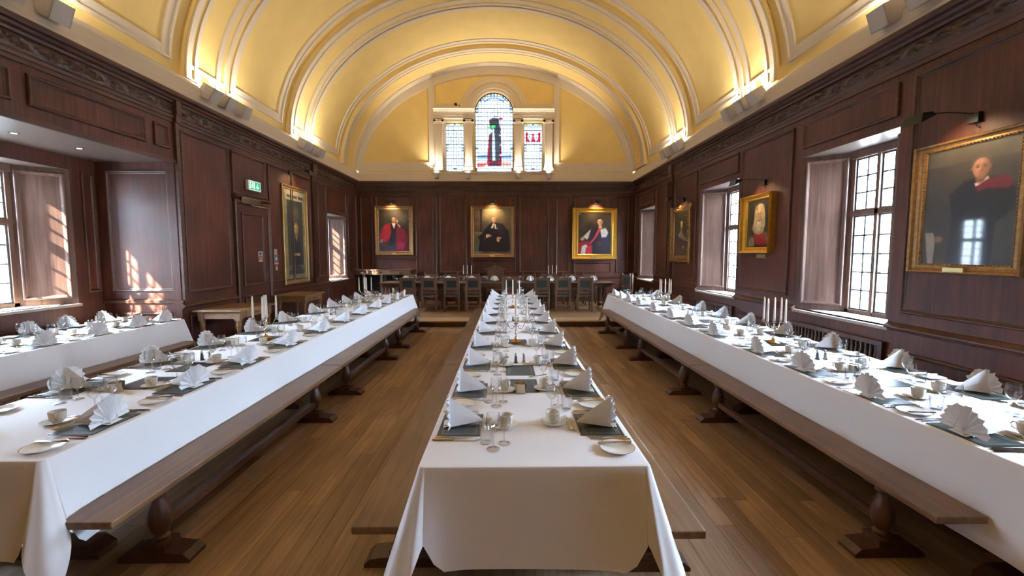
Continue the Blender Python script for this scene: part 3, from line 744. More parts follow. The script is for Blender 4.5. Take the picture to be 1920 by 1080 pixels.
# ------------------------------------------------------------------ paintings
SK, SH = (196, 150, 120), (140, 98, 78)
def face(p, x, y, r, asp, skin=SK, hair=(60, 48, 42), bald=False, look=0):
    """asp: width/height of the picture"""
    ry = r*asp; E = p.ell
    dk = tuple(int(c*.66) for c in skin); lt = tuple(min(255, int(c*1.14)) for c in skin)
    E(x, y-ry*1.15, r*.52, ry*.6, dk, .4)
    if not bald: E(x, y+ry*.46, r*1.05, ry*.98, hair, .25)
    else: E(x-r*.86, y+ry*.1, r*.2, ry*.42, (120, 112, 104), .5); E(x+r*.86, y+ry*.1, r*.2, ry*.42, (120, 112, 104), .5)
    for q in (-1, 1): E(x+q*r*.93, y-ry*.08, r*.13, ry*.24, dk, .5)
    E(x, y-ry*.10, r*.86, ry*1.10, skin, .22); E(x, y+ry*.40, r*.68, ry*.50, skin, .5)
    E(x+r*.55, y-ry*.15, r*.45, ry*.95, dk, .9, amt=.6); E(x-r*.35, y-ry*.30, r*.26, ry*.26, (206, 130, 104), .9, amt=.5); E(x-r*.12, y+ry*.62, r*.42, ry*.28, lt, .9, amt=.7)
    for q in (-1, 1):
        X = x+q*r*.36
        E(X, y+ry*.08, r*.25, ry*.14, dk, .9, amt=.8); E(X, y+ry*.06, r*.11, ry*.06, (70, 50, 44), .6, amt=.9); E(X, y+ry*.27, r*.24, ry*.045, (112, 84, 66), .8, amt=.6)
    E(x-r*.05, y-ry*.14, r*.10, ry*.30, lt, .8, amt=.7); E(x+r*.10, y-ry*.20, r*.10, ry*.28, dk, .9, amt=.6); E(x, y-ry*.40, r*.19, ry*.09, dk, .7, amt=.7)
    E(x, y-ry*.66, r*.27, ry*.065, (150, 84, 72), .7, amt=.85); E(x, y-ry*.80, r*.22, ry*.06, dk, .9, amt=.5); E(x, y-ry*1.02, r*.34, ry*.16, dk, .9, amt=.5)
def picture(label, T, cv, fr, pic, frame_mat, depth=.06, ornate=False, group=None, plaque=None, glazed=False, extra=None, tilt=0):
    """cv, fr = (u0,u1,z0,z1) of canvas and frame"""
    cu = (fr[0]+fr[1])/2
    root = empty('framed_portrait', T(cu, 0, fr[2])); tag(root, label, 'painting', group)
    off = Vector(T(cu, 0, fr[2]))
    Tl = lambda u, d, z: tuple(Vector(T(u, d, z))-off)
    iw = cv[0]-fr[0]; bw = min(iw, fr[1]-cv[1], fr[3]-cv[3], cv[2]-fr[2])
    prof = [(0, .006), (0, depth*.75), (bw*.12, depth), (bw*.3, depth*.92), (bw*.42, depth*.62), (bw*.62, depth*.5), (bw*.8, depth*.56), (bw*.9, depth*.5), (bw*1.02, depth*.3)]
    mb = MB(); n = len(prof); vs = []
    for (ci, su, sz) in ((0, 1, 1), (1, -1, 1), (2, -1, -1), (3, 1, -1)):
        fu, fz = (fr[0], fr[1], fr[1], fr[0])[ci], (fr[2], fr[2], fr[3], fr[3])[ci]
        ku, kz = (cv[0], cv[1], cv[1], cv[0])[ci], (cv[2], cv[2], cv[3], cv[3])[ci]
        for o_, d_ in prof: t_ = o_/bw; vs.append(Tl(fu+(ku-fu)*t_, d_, fz+(kz-fz)*t_))
    mb.add(vs, [(k*n+i, k*n+i+1, ((k+1) % 4)*n+i+1, ((k+1) % 4)*n+i) for k in range(4) for i in range(n-1)])
    f = mb.obj('frame', frame_mat, root)
    if ornate:      # beading along the inner edge, or shells on a carved frame
        bd = MB(); st_ = .03 if ornate == 1 else .07
        for (a, b, horiz, pos, other) in ((cv[0], cv[1], 1, cv[2], -1), (cv[0], cv[1], 1, cv[3], 1), (cv[2], cv[3], 0, cv[0], -1), (cv[2], cv[3], 0, cv[1], 1)):
            k = a
            while k < b:
                q = pos+other*bw*(.1 if ornate == 1 else .45); r_ = st_*.36*(1 if ornate == 1 else .6+.6*random.random())
                c = (k, q) if horiz else (q, k)
                bd.lathe([(r_*.6, 0), (r_, r_*.3), (r_*.5, r_)], 6, T=lambda x, y, z, c=c: Tl(c[0]+x, depth*(.45 if ornate == 1 else .7)+z, c[1]+y)); k += st_
            if ornate == 2:
                pass
        if ornate == 2:
            for u_ in (fr[0]+.03, (fr[0]+fr[1])/2, fr[1]-.03):
                for z_ in (fr[2]+.03, (fr[2]+fr[3])/2, fr[3]-.03):
                    if (u_, z_) != ((fr[0]+fr[1])/2, (fr[2]+fr[3])/2):
                        bd.lathe([(.07, 0), (.065, .02), (.04, .035), (.01, .045)], 8, T=lambda x, y, z, u_=u_, z_=z_: Tl(u_+x, depth*.5+z, z_+y))
        bd.obj('beading', frame_mat, f, kind='stuff')
    MB().box(cv[0]-.01, cv[1]+.01, .004, depth*.28, cv[2]-.01, cv[3]+.01, Tl).obj('backing_board', M['dark'], root)
    pic.mesh(Tl, M['paintglass'] if glazed else M['paint'], 'canvas', root, cv[0], cv[1], cv[2], cv[3], depth*.30)
    if plaque:
        u_, z_, a_, b_ = plaque; MB().box(u_-a_, u_+a_, depth*.6, depth+.004, z_-b_, z_+b_, Tl).obj('name_plate', M['plaque'], root)
    return root
def flipR(pic): pic.a = pic.a[:, ::-1].copy(); return pic       # right wall: u runs away from right to left in view

# red-gowned man, left on the end wall
p = Pic(70, 96, (46, 40, 34)); a = .98/1.33; p.grain(.3, 6, 8)
p.ell(.75, .85, .3, .2, (84, 76, 62), .9); p.poly([(.15, .0), (.95, .0), (.98, .5), (.75, .62), (.3, .66), (.18, .55)], (74, 24, 34))
p.poly([(.02, .38), (.1, .55), (.22, .66), (.38, .66), (.42, .52), (.40, .36), (.24, .22), (.06, .22)], (150, 32, 46), .03); p.poly([(.60, .60), (.88, .52), (.98, .30), (.86, .10), (.60, .12), (.55, .35)], (112, 28, 44), .03)
for k in range(7): p.poly([(.08+.05*k, .25), (.10+.05*k, .25), (.20+.03*k, .60), (.19+.03*k, .60)], (186, 52, 66), .02, .5)
p.poly([(.6, .05), (.8, .05), (.85, .2), (.7, .24), (.58, .18)], (160, 30, 74), .04, .7)
p.poly([(.40, .66), (.58, .64), (.56, .30), (.46, .05), (.28, .05), (.34, .25), (.42, .45)], (26, 30, 38), .02); p.ell(.38, .07, .16, .08, (40, 66, 84), .8, amt=.7)
p.poly([(.43, .69), (.56, .68), (.52, .56), (.49, .56)], (214, 206, 190), .015); face(p, .50, .77, .072, a)
p.ell(.61, .72, .03, .045, SK, .4); p.poly([(.64, .67), (.72, .60), (.70, .57), (.62, .64)], (200, 190, 170), .02); p.ell(.08, .25, .05, .05, (150, 130, 110), .5); p.ell(.12, .16, .08, .02, (90, 60, 70), .8)
p.grain(.12, 22, 30)
picture('gilt-framed portrait of man in crimson gown, leftmost on the end wall', E_, (-4.11, -3.14, 1.78, 3.11), (-4.24, -3.01, 1.66, 3.23), p, M['gold'], plaque=(-3.63, 1.71, .07, .022))
# black-robed man with white bands, centre
p = Pic(80, 96, (92, 80, 62)); a = 1.2/1.45; p.grain(.2, 6, 6); p.ell(.5, .95, .45, .2, (140, 124, 92), .9, amt=.8); p.poly([(0, .0), (.28, .0), (.26, .5), (0, .5)], (96, 88, 66), .03); p.rect(.16, .22, .5, 1, (58, 48, 40)); p.rect(.04, .25, .45, .49, (120, 110, 84))
p.poly([(.12, .06), (.18, .42), (.36, .62), (.46, .70), (.60, .70), (.78, .66), (.93, .50), (.98, .05)], (30, 26, 34), .02); p.poly([(.10, .37), (.3, .50), (.4, .4), (.2, .3)], (34, 26, 36), .02)
p.poly([(.60, .68), (.78, .66), (.82, .45), (.66, .40)], (50, 36, 42), .05, .7); p.poly([(.55, .67), (.585, .67), (.6, .56), (.56, .56)], (222, 214, 200), .01); p.poly([(.52, .70), (.55, .67), (.50, .57), (.455, .58)], (222, 216, 190), .01)
face(p, .54, .77, .062, a, bald=True); p.ell(.39, .41, .055, .035, SK, .4); p.ell(.345, .40, .02, .045, (210, 200, 190), .4); p.ell(.65, .33, .045, .06, SK, .4); p.ell(.71, .36, .02, .02, (200, 196, 190), .4); p.ell(.465, .41, .015, .015, (200, 60, 60), .5)
p.ell(.08, .03, .10, .04, (120, 118, 116), .8); p.ell(.96, .04, .04, .05, (96, 80, 96), .7); p.grain(.1, 22, 30); p.ell(.62, .57, .03, .006, (190, 186, 180), .5)
picture('bronze-framed portrait of seated man in black robe, central on the end wall', E_, (-1.055, .155, 1.69, 3.14), (-1.16, .25, 1.59, 3.235), p, M['gold'], plaque=(-.47, 1.635, .08, .028))
p = Pic(70, 96, (54, 46, 36)); a = 1.06/1.33; p.grain(.25, 6, 6); p.poly([(.45, .0), (1, .0), (1, .5), (.85, .62), (.5, .64), (.4, .4)], (36, 36, 44), .03); p.poly([(.72, .1), (.98, .1), (.97, .6), (.85, .6)], (40, 40, 58), .05, .7)
p.poly([(.14, .42), (.4, .62), (.47, .60), (.42, .46), (.27, .36)], (206, 200, 190), .02); p.poly([(.66, .60), (.84, .64), (.92, .52), (.86, .42), (.72, .40)], (214, 212, 206), .03); p.poly([(.40, .64), (.66, .66), (.70, .40), (.45, .25), (.30, .35)], (40, 34, 42), .02)
p.poly([(.64, .66), (.72, .64), (.55, .40), (.36, .22), (.32, .25), (.48, .40)], (182, 66, 76), .012); p.poly([(.0, .0), (.0, .28), (.2, .32), (.36, .30), (.44, .18), (.42, .0)], (132, 28, 44), .02); p.poly([(.08, .0), (.12, .20), (.24, .24), (.30, .18), (.22, .0)], (196, 196, 180), .02); p.poly([(.22, .0), (.24, .16), (.38, .2), (.42, .0)], (166, 40, 56), .02)
face(p, .66, .78, .085, a, bald=True, skin=(206, 160, 128)); p.ell(.67, .66, .06, .035, (206, 160, 128), .4); p.ell(.13, .37, .06, .04, (180, 150, 130), .5); p.ell(.65, .25, .07, .06, (110, 40, 52), .9, amt=.6); p.grain(.1, 22, 30); p.ell(.04, .97, .02, .012, (250, 240, 220), .5)
picture('bright gilt-framed portrait of bald cleric in white sleeves, rightmost on end wall', E_, (2.32, 3.385, 1.69, 3.02), (2.13, 3.575, 1.52, 3.18), p, M['brightgold'], .09, plaque=(2.83, 1.60, .09, .03))
# left wall: tall glazed drawing
p = Pic(46, 116, (150, 146, 116)); a = .80/2.0; p.rect(.0, 1, .955, 1, (176, 172, 150)); p.rect(.06, .94, .90, .955, (190, 190, 178))
for k in range(3): p.rect(.10+.29*k, .35+.29*k, .915, .945, (96, 84, 64))
p.rect(.10, .90, .06, .89, (60, 66, 62)); p.ell(.5, .74, .2, .10, (84, 88, 80), .8); p.ell(.5, .76, .12, .05, (110, 112, 96), .8, amt=.7); p.rect(.3, .34, .40, .7, (50, 54, 52)); p.rect(.68, .72, .4, .7, (50, 54, 52))
p.poly([(.28, .08), (.26, .40), (.40, .50), (.66, .50), (.78, .40), (.76, .08)], (38, 42, 52), .03); p.poly([(.46, .51), (.60, .51), (.54, .42)], (200, 200, 170), .02); p.rect(.525, .545, .42, .49, (40, 50, 70)); face(p, .53, .575, .12, a, skin=(196, 180, 110), hair=(150, 140, 90))
p.ell(.42, .285, .10, .018, (176, 150, 120), .4); p.ell(.60, .285, .10, .018, (176, 150, 120), .4); p.rect(.10, .9, .10, .16, (104, 112, 100)); p.ell(.5, .12, .25, .05, (46, 50, 52), .7); p.grain(.1, 12, 36)
picture('tall narrow gilt-framed full-length portrait under glass on left wall', Lw, (9.36, 10.26, 1.13, 3.12), (9.24, 10.38, 1.04, 3.21), p, M['palegold'], .05, glazed=True)
# right wall, near to far
p = Pic(84, 108, (52, 50, 46)); a = .78/1.05; p.grain(.15, 5, 6); p.rect(0, 1, .86, 1, (72, 68, 56)); p.ell(.6, .8, .4, .3, (66, 58, 48), .9, amt=.6)
p.poly([(.30, .60), (.45, .70), (.60, .72), (.80, .70), (.97, .60), (.98, .45), (.80, .34), (.78, .0), (.30, .0), (.34, .40)], (22, 24, 28), .03)
p.poly([(.56, .68), (.62, .72), (.74, .70), (.88, .71), (.96, .64), (.90, .60), (.70, .62), (.60, .60)], (98, 24, 36), .02); p.poly([(.56, .67), (.70, .72), (.71, .70), (.58, .645)], (206, 196, 180), .01)
face(p, .62, .80, .10, a, skin=(168, 122, 98), hair=(74, 68, 62)); p.poly([(.03, .28), (.13, .28), (.16, .22), (.15, .0), (.08, .0)], (150, 148, 142), .015); p.ell(.2, .22, .05, .03, (120, 96, 80), .6); p.grain(.06, 20, 28)
picture('large portrait of dark-suited man with red-lined hood, nearest on the right wall', R, (3.43, 4.205, 1.625, 2.69), (3.33, 4.325, 1.535, 2.765), flipR(p), M['gold'], .07, ornate=1, glazed=True, plaque=(3.85, 1.575, .09, .02))
p = Pic(56, 64, (44, 40, 30)); a = .68/.77; p.grain(.15, 5, 5); p.poly([(.18, .0), (.24, .20), (.40, .34), (.75, .34), (.92, .12), (.94, .0)], (66, 30, 24), .02); p.poly([(.30, .30), (.5, .38), (.75, .30), (.92, .06), (.45, .06)], (132, 26, 24), .02)
p.poly([(.30, .32), (.22, .40), (.42, .80), (.50, .86), (.66, .86), (.78, .70), (.80, .45), (.70, .30), (.55, .26)], (150, 136, 106), .03); face(p, .535, .70, .10, a*1.1, skin=(206, 160, 124), hair=(160, 146, 116)); p.ell(.56, .86, .14, .06, (176, 162, 130), .5)
for s_ in (-1, 1): p.ell(.54+s_*.16, .6, .07, .26, (166, 150, 118), .5)
p.poly([(.46, .54), (.62, .54), (.60, .36), (.42, .34)], (196, 188, 164), .02); p.poly([(.08, .0), (.1, .15), (.2, .24), (.34, .2), (.36, .02)], (130, 116, 90), .03); p.poly([(.72, .34), (.84, .30), (.97, .12), (.9, .1)], (110, 96, 76), .03); p.grain(.12, 16, 20)
picture('small gilt-framed portrait of man in long grey wig, right wall', R, (6.66, 7.29, 1.825, 2.59), (6.57, 7.41, 1.725, 2.68), flipR(p), M['brightgold'], .12)
pl = MB().box(6.79, 7.03, .006, .014, 1.645, 1.71, R).obj('wall_plaque', M['plaque']); tag(pl, 'small cream name plaque on panelling under the wigged portrait', 'plaque')
p = Pic(50, 70, (40, 38, 30)); a = .8/1.0; p.grain(.2, 5, 5); p.poly([(.05, .0), (.15, .35), (.35, .50), (.6, .52), (.85, .40), (.92, .0)], (44, 34, 30), .03); p.poly([(.28, .46), (.5, .60), (.66, .48), (.9, .38), (.86, .32), (.58, .38)], (120, 108, 94), .03)
face(p, .52, .72, .095, a, bald=True); p.ell(.68, .18, .10, .05, (150, 110, 84), .5); p.poly([(.1, .0), (.15, .12), (.5, .2), (.95, .1), (.95, 0)], (60, 46, 50), .03); p.grain(.12, 16, 20)
picture('carved gilt-framed dark portrait, farthest on the right wall', R, (9.71, 10.50, 1.67, 2.69), (9.55, 10.70, 1.52, 2.82), flipR(p), M['gold'], .07, ornate=2)

# picture lights: box on the wall, thin arm, shade
def picture_light(label, T, u, z, arm, du=-1, lamp_power=6, small=False):
    r = empty('picture_light', T(u, 0, z)); tag(r, label, 'wall light', 'picture lights'); off = Vector(T(u, 0, z))
    q = lambda a, d, c: tuple(Vector(T(u+a, d, z+c))-off)
    MB().box(-.045, .045, 0, .05, -.05, .04, q).obj('wall_box', M['black'], r, .004)
    MB().tube([q(0, .05, .03), q(du*.05, .2, .055), q(du*arm*.3, arm, .06)], .005).obj('arm', M['black'], r)
    c = (du*arm*.3, arm, .03)
    MB().add([q(c[0]-.09, c[1]-.05, c[2]+.03), q(c[0]+.09, c[1]-.05, c[2]+.03), q(c[0]+.09, c[1]+.04, c[2]+.02), q(c[0]-.09, c[1]+.04, c[2]+.02),
              q(c[0]-.10, c[1]-.07, c[2]+.0), q(c[0]+.10, c[1]-.07, c[2]+.0), q(c[0]+.10, c[1]+.06, c[2]-.07), q(c[0]-.10, c[1]+.06, c[2]-.07)],
             [(0, 1, 2, 3), (0, 4, 5, 1), (1, 5, 6, 2), (2, 6, 7, 3), (3, 7, 4, 0)]).obj('shade', M['black'], r)
    MB().add([q(c[0]-.07, c[1]-.02, c[2]+.01), q(c[0]+.07, c[1]-.02, c[2]+.01), q(c[0]+.07, c[1]+.03, c[2]-.01), q(c[0]-.07, c[1]+.03, c[2]-.01)], [(0, 1, 2, 3)]).obj('lamp_tube', M['tube'], r)
    MB().tube([q(.0, .02, -.05), q(-.02, .025, -.09), q(-.03, .015, -.10)], .004).obj('flex', M['black'], r)
    pos = Vector(T(u+c[0], arm-.05, z-.0)); tgt = Vector(T(u+c[0]*.3, 0, z-.45))
    light('SPOT', 'picture_lamp', pos, tgt-pos, lamp_power, (1, .70, .38), .05, 110, .9)
picture_light('black picture light over the crimson-gowned portrait', E_, -3.68, 3.33, .28, 0, 48)
picture_light('black picture light over the central black-robed portrait', E_, -.45, 3.34, .28, 0, 48)
picture_light('black picture light over the bright gilt portrait on end wall', E_, 2.88, 3.34, .28, 0, 52)
picture_light('black picture light over the tall glazed portrait on left wall', Lw, 9.62, 3.50, .40, 1, 20)
picture_light('black picture light over the large portrait nearest on right wall', R, 3.80, 2.92, .42, 1, 22)
picture_light('black picture light over the wigged portrait on right wall', R, 6.88, 2.86, .42, 1, 22)
picture_light('black picture light over the farthest portrait on right wall', R, 10.0, 2.97, .34, 1, 18)
# ------------------------------------------------------------------ grey wall washers on the ledge
WARM = (1, .87, .68)
def washer(T, u, label, power, lean=.0, grp='grey box lamps along the ledge'):
    r = empty('box_lamp', T(u, .20, 4.20)); tag(r, label, 'box lamp', grp); off = Vector(T(u, .20, 4.20))
    a_ = math.radians(28); ca, sa = math.cos(a_), math.sin(a_)
    def q(x, d, z):     # box tipped back towards the wall, turned a little along it
        d2, z2 = d*ca-z*sa*(-1), -d*sa+z*ca
        return tuple(Vector(T(u+x+lean*z2, .20+d2, 4.20+z2))-off)
    mb = MB(); s = .105
    mb.box(-s, s, s-.008, s, -s, s, q); mb.box(-s, s, -s, s, -s, -s+.008, q); mb.box(-s, -s+.008, -s, s, -s, s, q); mb.box(s-.008, s, -s, s, -s, s, q)
    mb.obj('lamp_housing', M['grey'], r)
    MB().box(-.07, .07, -.07, .07, -.01, 0, q).obj('lamp_glass', M['lamp'], r)
    MB().tube([q(0, -s*.6, -s), tuple(Vector(T(u, .12, 4.13))-off)], .012).obj('bracket', M['grey'], r)
    base = Vector(T(u, .13, 4.31)); away = (Vector(T(u, 1, 0))-Vector(T(u, 0, 0)))
    light('SPOT', 'ledge_lamp', base, Vector((0, 0, 1))+away*.12+Vector((0, -lean*5, 0)) if T is not E_ else Vector((0, -.1, 1)), power, WARM, .06, 150, .9)
ordn = ['nearest', 'middle', 'farthest']
for s, nm in ((3.62, 'near'), (6.72, 'second'), (9.78, 'far')):
    for k, du in enumerate((.18, .55, .96)):
        for T, side in ((Lw, 'left'), (R, 'right')):
            washer(T, s+du, 'grey box lamp on the %s ledge, %s of three at the %s rib' % (side, ordn[k], nm), (56 if k == 0 else 44)*(.55 if s == 6.72 and side == 'left' else 1), (.15, 0, -.15)[k])
for x, l in ((-2.2, 'leftmost'), (-1.22, 'second from left'), (.38, 'second from right'), (1.34, 'rightmost')):
    r = empty('box_lamp', (x, YE-.20, 4.08)); tag(r, 'small grey lamp under stained-glass window, %s of the row' % l, 'box lamp')
    mb = MB(); mb.box(-.055, .055, -.05, -.042, 0, .17); mb.box(-.055, .055, .042, .05, 0, .17); mb.box(-.055, -.047, -.05, .05, 0, .17); mb.box(.047, .055, -.05, .05, 0, .17); mb.box(-.055, .055, -.05, .05, 0, .01)
    mb.obj('lamp_housing', M['grey'], r); MB().box(-.04, .04, -.035, .035, .10, .105).obj('lamp_glass', M['lamp'], r)
    light('SPOT', 'ledge_lamp', (x, YE-.20, 4.26), (0, .06, 1), 95, WARM, .04, 120, .9)
for y in (-2.2, 1.0):   # the same lamps go on behind the photographer
    for T, s in ((Lw, 'left'), (R, 'right')): washer(T, y, 'grey box lamp on the %s ledge %s' % (s, 'beside the rear rib' if y > 0 else 'by the back wall'), 70)

# ------------------------------------------------------------------ signs and small fittings
p = Pic(44, 22, (30, 158, 120)); p.rect(0, 1, 0, .06, (225, 240, 235)); p.rect(0, 1, .94, 1, (225, 240, 235)); p.rect(0, .03, 0, 1, (225, 240, 235)); p.rect(.97, 1, 0, 1, (225, 240, 235))
p.rect(.10, .50, .14, .86, (235, 246, 240)); p.rect(.16, .44, .14, .80, (30, 158, 120)); WH = (240, 248, 244)
p.ell(.33, .72, .03, .06, WH, .3); p.poly([(.26, .62), (.36, .64), (.34, .40), (.27, .42)], WH, .02); p.poly([(.28, .42), (.34, .42), (.42, .26), (.38, .22)], WH, .02); p.poly([(.28, .42), (.32, .40), (.24, .20), (.18, .22)], WH, .02); p.poly([(.20, .50), (.28, .60), (.27, .54), (.22, .46)], WH, .02); p.poly([(.35, .62), (.42, .5), (.40, .47), (.34, .55)], WH, .02)
p.rect(.70, .76, .40, .84, WH); p.poly([(.58, .48), (.73, .14), (.88, .48), (.80, .48), (.73, .34), (.66, .48)], WH, .02)
r = empty('exit_sign', Lw(8.20, .02, 2.89)); tag(r, 'lit green running-man and down-arrow exit sign above left door', 'exit sign')
MB().box(-.0, .05, -.20, .20, 0, .185).obj('sign_case', M['china'], r)
p.mesh(lambda u, d, z: (.051+d, u, z), M['sign'], 'sign_face', r, -.19, .19, .01, .175)
r = empty('door_closer', Lw(8.05, .03, 2.62)); tag(r, 'silver overhead door closer with arm on left door', 'door closer')
MB().box(0, .07, -.30, .28, 0, .11).obj('closer_body', M['chrome'], r, .008)
MB().tube([(.05, .0, -.01), (.08, .02, -.025), (.15, .38, -.03), (.04, .62, -.02)], .009).obj('closer_arm', M['chrome'], r)
def sticker(label, u0, u1, z0, z1, paint, d=.03):
    p = Pic(18, 30, (226, 220, 214)); paint(p)
    o = p.mesh(lambda u, dd, z: Lw(u, d+dd, z), M['sticker'], 'notice', None, u0, u1, z0, z1); tag(o, label, 'notice')
def s1(p): p.ell(.5, .78, .26, .15, (40, 60, 140), .2); p.rect(.1, .9, .45, .58, (90, 120, 140)); p.rect(.1, .9, .12, .4, (200, 60, 60)); p.ell(.5, .26, .2, .09, WH, .3)
def s2(p): p.ell(.5, .5, .35, .3, (190, 60, 60), .2); p.ell(.5, .5, .22, .2, (226, 220, 214), .3)
def s3(p): p.rect(.08, .92, .30, .95, (60, 110, 160)); p.ell(.5, .65, .2, .2, WH, .4); p.rect(0, 1, .0, .18, (200, 40, 44))
sticker('blue and red fire notice stuck on the left door', 8.28, 8.42, 1.56, 1.76, s1, .035)
sticker('small red-ringed notice, topmost beside the tall portrait', 8.885, 9.0, 1.70, 1.81, s2, .01)
sticker('blue notice with red foot beside the left door frame', 8.88, 9.03, 1.46, 1.69, s3, .01)
sticker('plain white card, lowest notice beside the left door frame', 8.92, 9.0, 1.37, 1.45, lambda p: None, .01)
p = MB(); p.box(-1.62, -1.54, YE-.25, YE-.12, 6.33, 6.37); p.tube([(-1.5, YE-.14, 6.35), (-1.46, YE-.1, 6.33), (-1.45, YE-.08, 6.29)], .008)
tag(p.obj('security_camera', M['black']), 'tiny black camera on ledge above the left stained-glass light', 'camera')
# ------------------------------------------------------------------ what stands outside
MB().box(-60, 60, -60, 80, -3.3, -3.2).obj('ground_outside', M['stone'], kind='structure')
def building(x, face, label):
    r = empty('building', (x, 6, -3.2)); tag(r, label, 'building')
    wl_ = MB(); wl_.box(-.2, .2, -16, 16, 0, 7.4) ; wl_.obj('wall', M['render'], r)
    MB().add([(-face*4, -16.4, 9), (face*.5, -16.4, 7.3), (face*.5, 16.4, 7.3), (-face*4, 16.4, 9)], [(0, 1, 2, 3)]).obj('roof', M['outglass'], r)
    for j, z in enumerate((1.0, 4.6)):
        for k in range(9):
            y = -14+3.5*k; f = MB().box(face*.2-.03, face*.2+.03, y-.6, y+.6, z, z+1.7).obj('window', M['sill'], r)
            MB().box(face*.24-.01, face*.24+.01, y-.5, y+.5, z+.1, z+1.6).obj('pane', M['outglass'], f)
building(17, -1, 'pale rendered building seen through the right windows')
building(-19, 1, 'pale rendered building seen through the left alcove window')

# ================================================================== furniture
# ---- benches: plank seat on turned pedestals with shaped feet
TURN = [(.05, .055), (.05, .09), (.038, .10), (.046, .12), (.03, .135), (.042, .155), (.058, .20), (.060, .24), (.050, .285), (.034, .33), (.030, .35), (.044, .365), (.044, .385), (.036, .40), (.048, .425)]
turned = MB().lathe(TURN, 14).mesh('bench_leg', M['turned'])
mb = MB(); mb.prism([(-.20, 0), (.20, 0), (.20, .02), (.165, .05), (.07, .06), (-.07, .06), (-.165, .05), (-.20, .02)], -.065, .065, lambda x, z, y: (x, y, z))
mb.box(-.06, .06, -.06, .06, .055, .095)
footm = mb.mesh('bench_foot', M['turned'])
def bench(x, y0, y1, label, wd=.25, group=None):
    L = y1-y0; r = empty('bench', (x, y0, 0)); tag(r, label, 'bench', group)
    MB().box(-wd/2, wd/2, 0, L, .435, .472).obj('seat', M['bench'], r, .006)
    for y in (.42, L-.42):
        f = link('leg', turned, r, loc=(0, y, 0)); link('foot', footm, f)
        MB().box(-.10, .10, y-.03, y+.03, .415, .437).obj('bearer', M['turned'], r)
    MB().box(-.022, .022, .42, L-.42, .16, .21).obj('stretcher', M['turned'], r)
    return r
NR = ('nearest', 'middle', 'farthest')
for side, x in (('left', -.587), ('right', .80)):
    ya = 1.88 if side == 'left' else 1.83; yb = 4.76 if side == 'left' else 4.67
    for k, (a, b) in enumerate(((ya, yb), (yb+.012, 7.3), (7.312, 9.72))): bench(x, a, b, 'plain oak bench on %s side of the centre table, %s of three' % (side, NR[k]), .26 if side == 'left' else .21, group='benches')
for k, (a, b) in enumerate(((1.93, 4.74), (4.752, 7.3), (7.312, 9.70))):
    bench(-1.975, a, b, 'oak bench on the aisle side of left table, %s of three' % NR[k], group='benches')
    bench(-3.36, a, b, 'oak bench on the wall side of left table, %s of three' % NR[k], group='benches')
for k, (a, b) in enumerate(((1.92, 4.69), (4.702, 7.2), (7.212, 9.5))):
    bench(2.18, a, b, 'oak bench on the aisle side of right table, %s of three' % NR[k], group='benches')
    bench(3.50, a, b, 'oak bench on the wall side of right table, %s of three' % NR[k], group='benches')
bench(-4.50, 3.55, 6.12, 'oak bench on the hall side of the alcove table', group='benches')

# ---- long tables under white cloths
TZ = .772
def trestle(label, x0, x1, y0, y1):
    r = empty('dining_table', ((x0+x1)/2, y0, 0)); tag(r, label, 'table', 'long tables under white cloths')
    w2 = (x1-x0)/2-.02; L = y1-y0
    MB().box(-w2, w2, .02, L-.02, .725, .764).obj('tabletop', M['oak'], r)
    n = max(2, int(L/2.4)+1)
    for k in range(n):
        y = .45+(L-.9)*k/(n-1)
        mb = MB(); mb.lathe([(.07, .09), (.07, .14), (.045, .16), (.085, .25), (.09, .34), (.06, .45), (.04, .52), (.065, .55), (.065, .68)], 12, c=(0, y, 0))
        mb.box(-w2*.8, w2*.8, y-.05, y+.05, .68, .727)
        lg = mb.obj('leg', M['turned'], r)
        MB().prism([(-w2*.72, 0), (w2*.72, 0), (w2*.72, .04), (w2*.6, .08), (-w2*.6, .08), (-w2*.72, .04)], y-.06, y+.06, lambda x, z, yy: (x, yy, z)).obj('foot', M['turned'], lg)
    MB().box(-.03, .03, .45, L-.45, .20, .28).obj('stretcher', M['turned'], r)
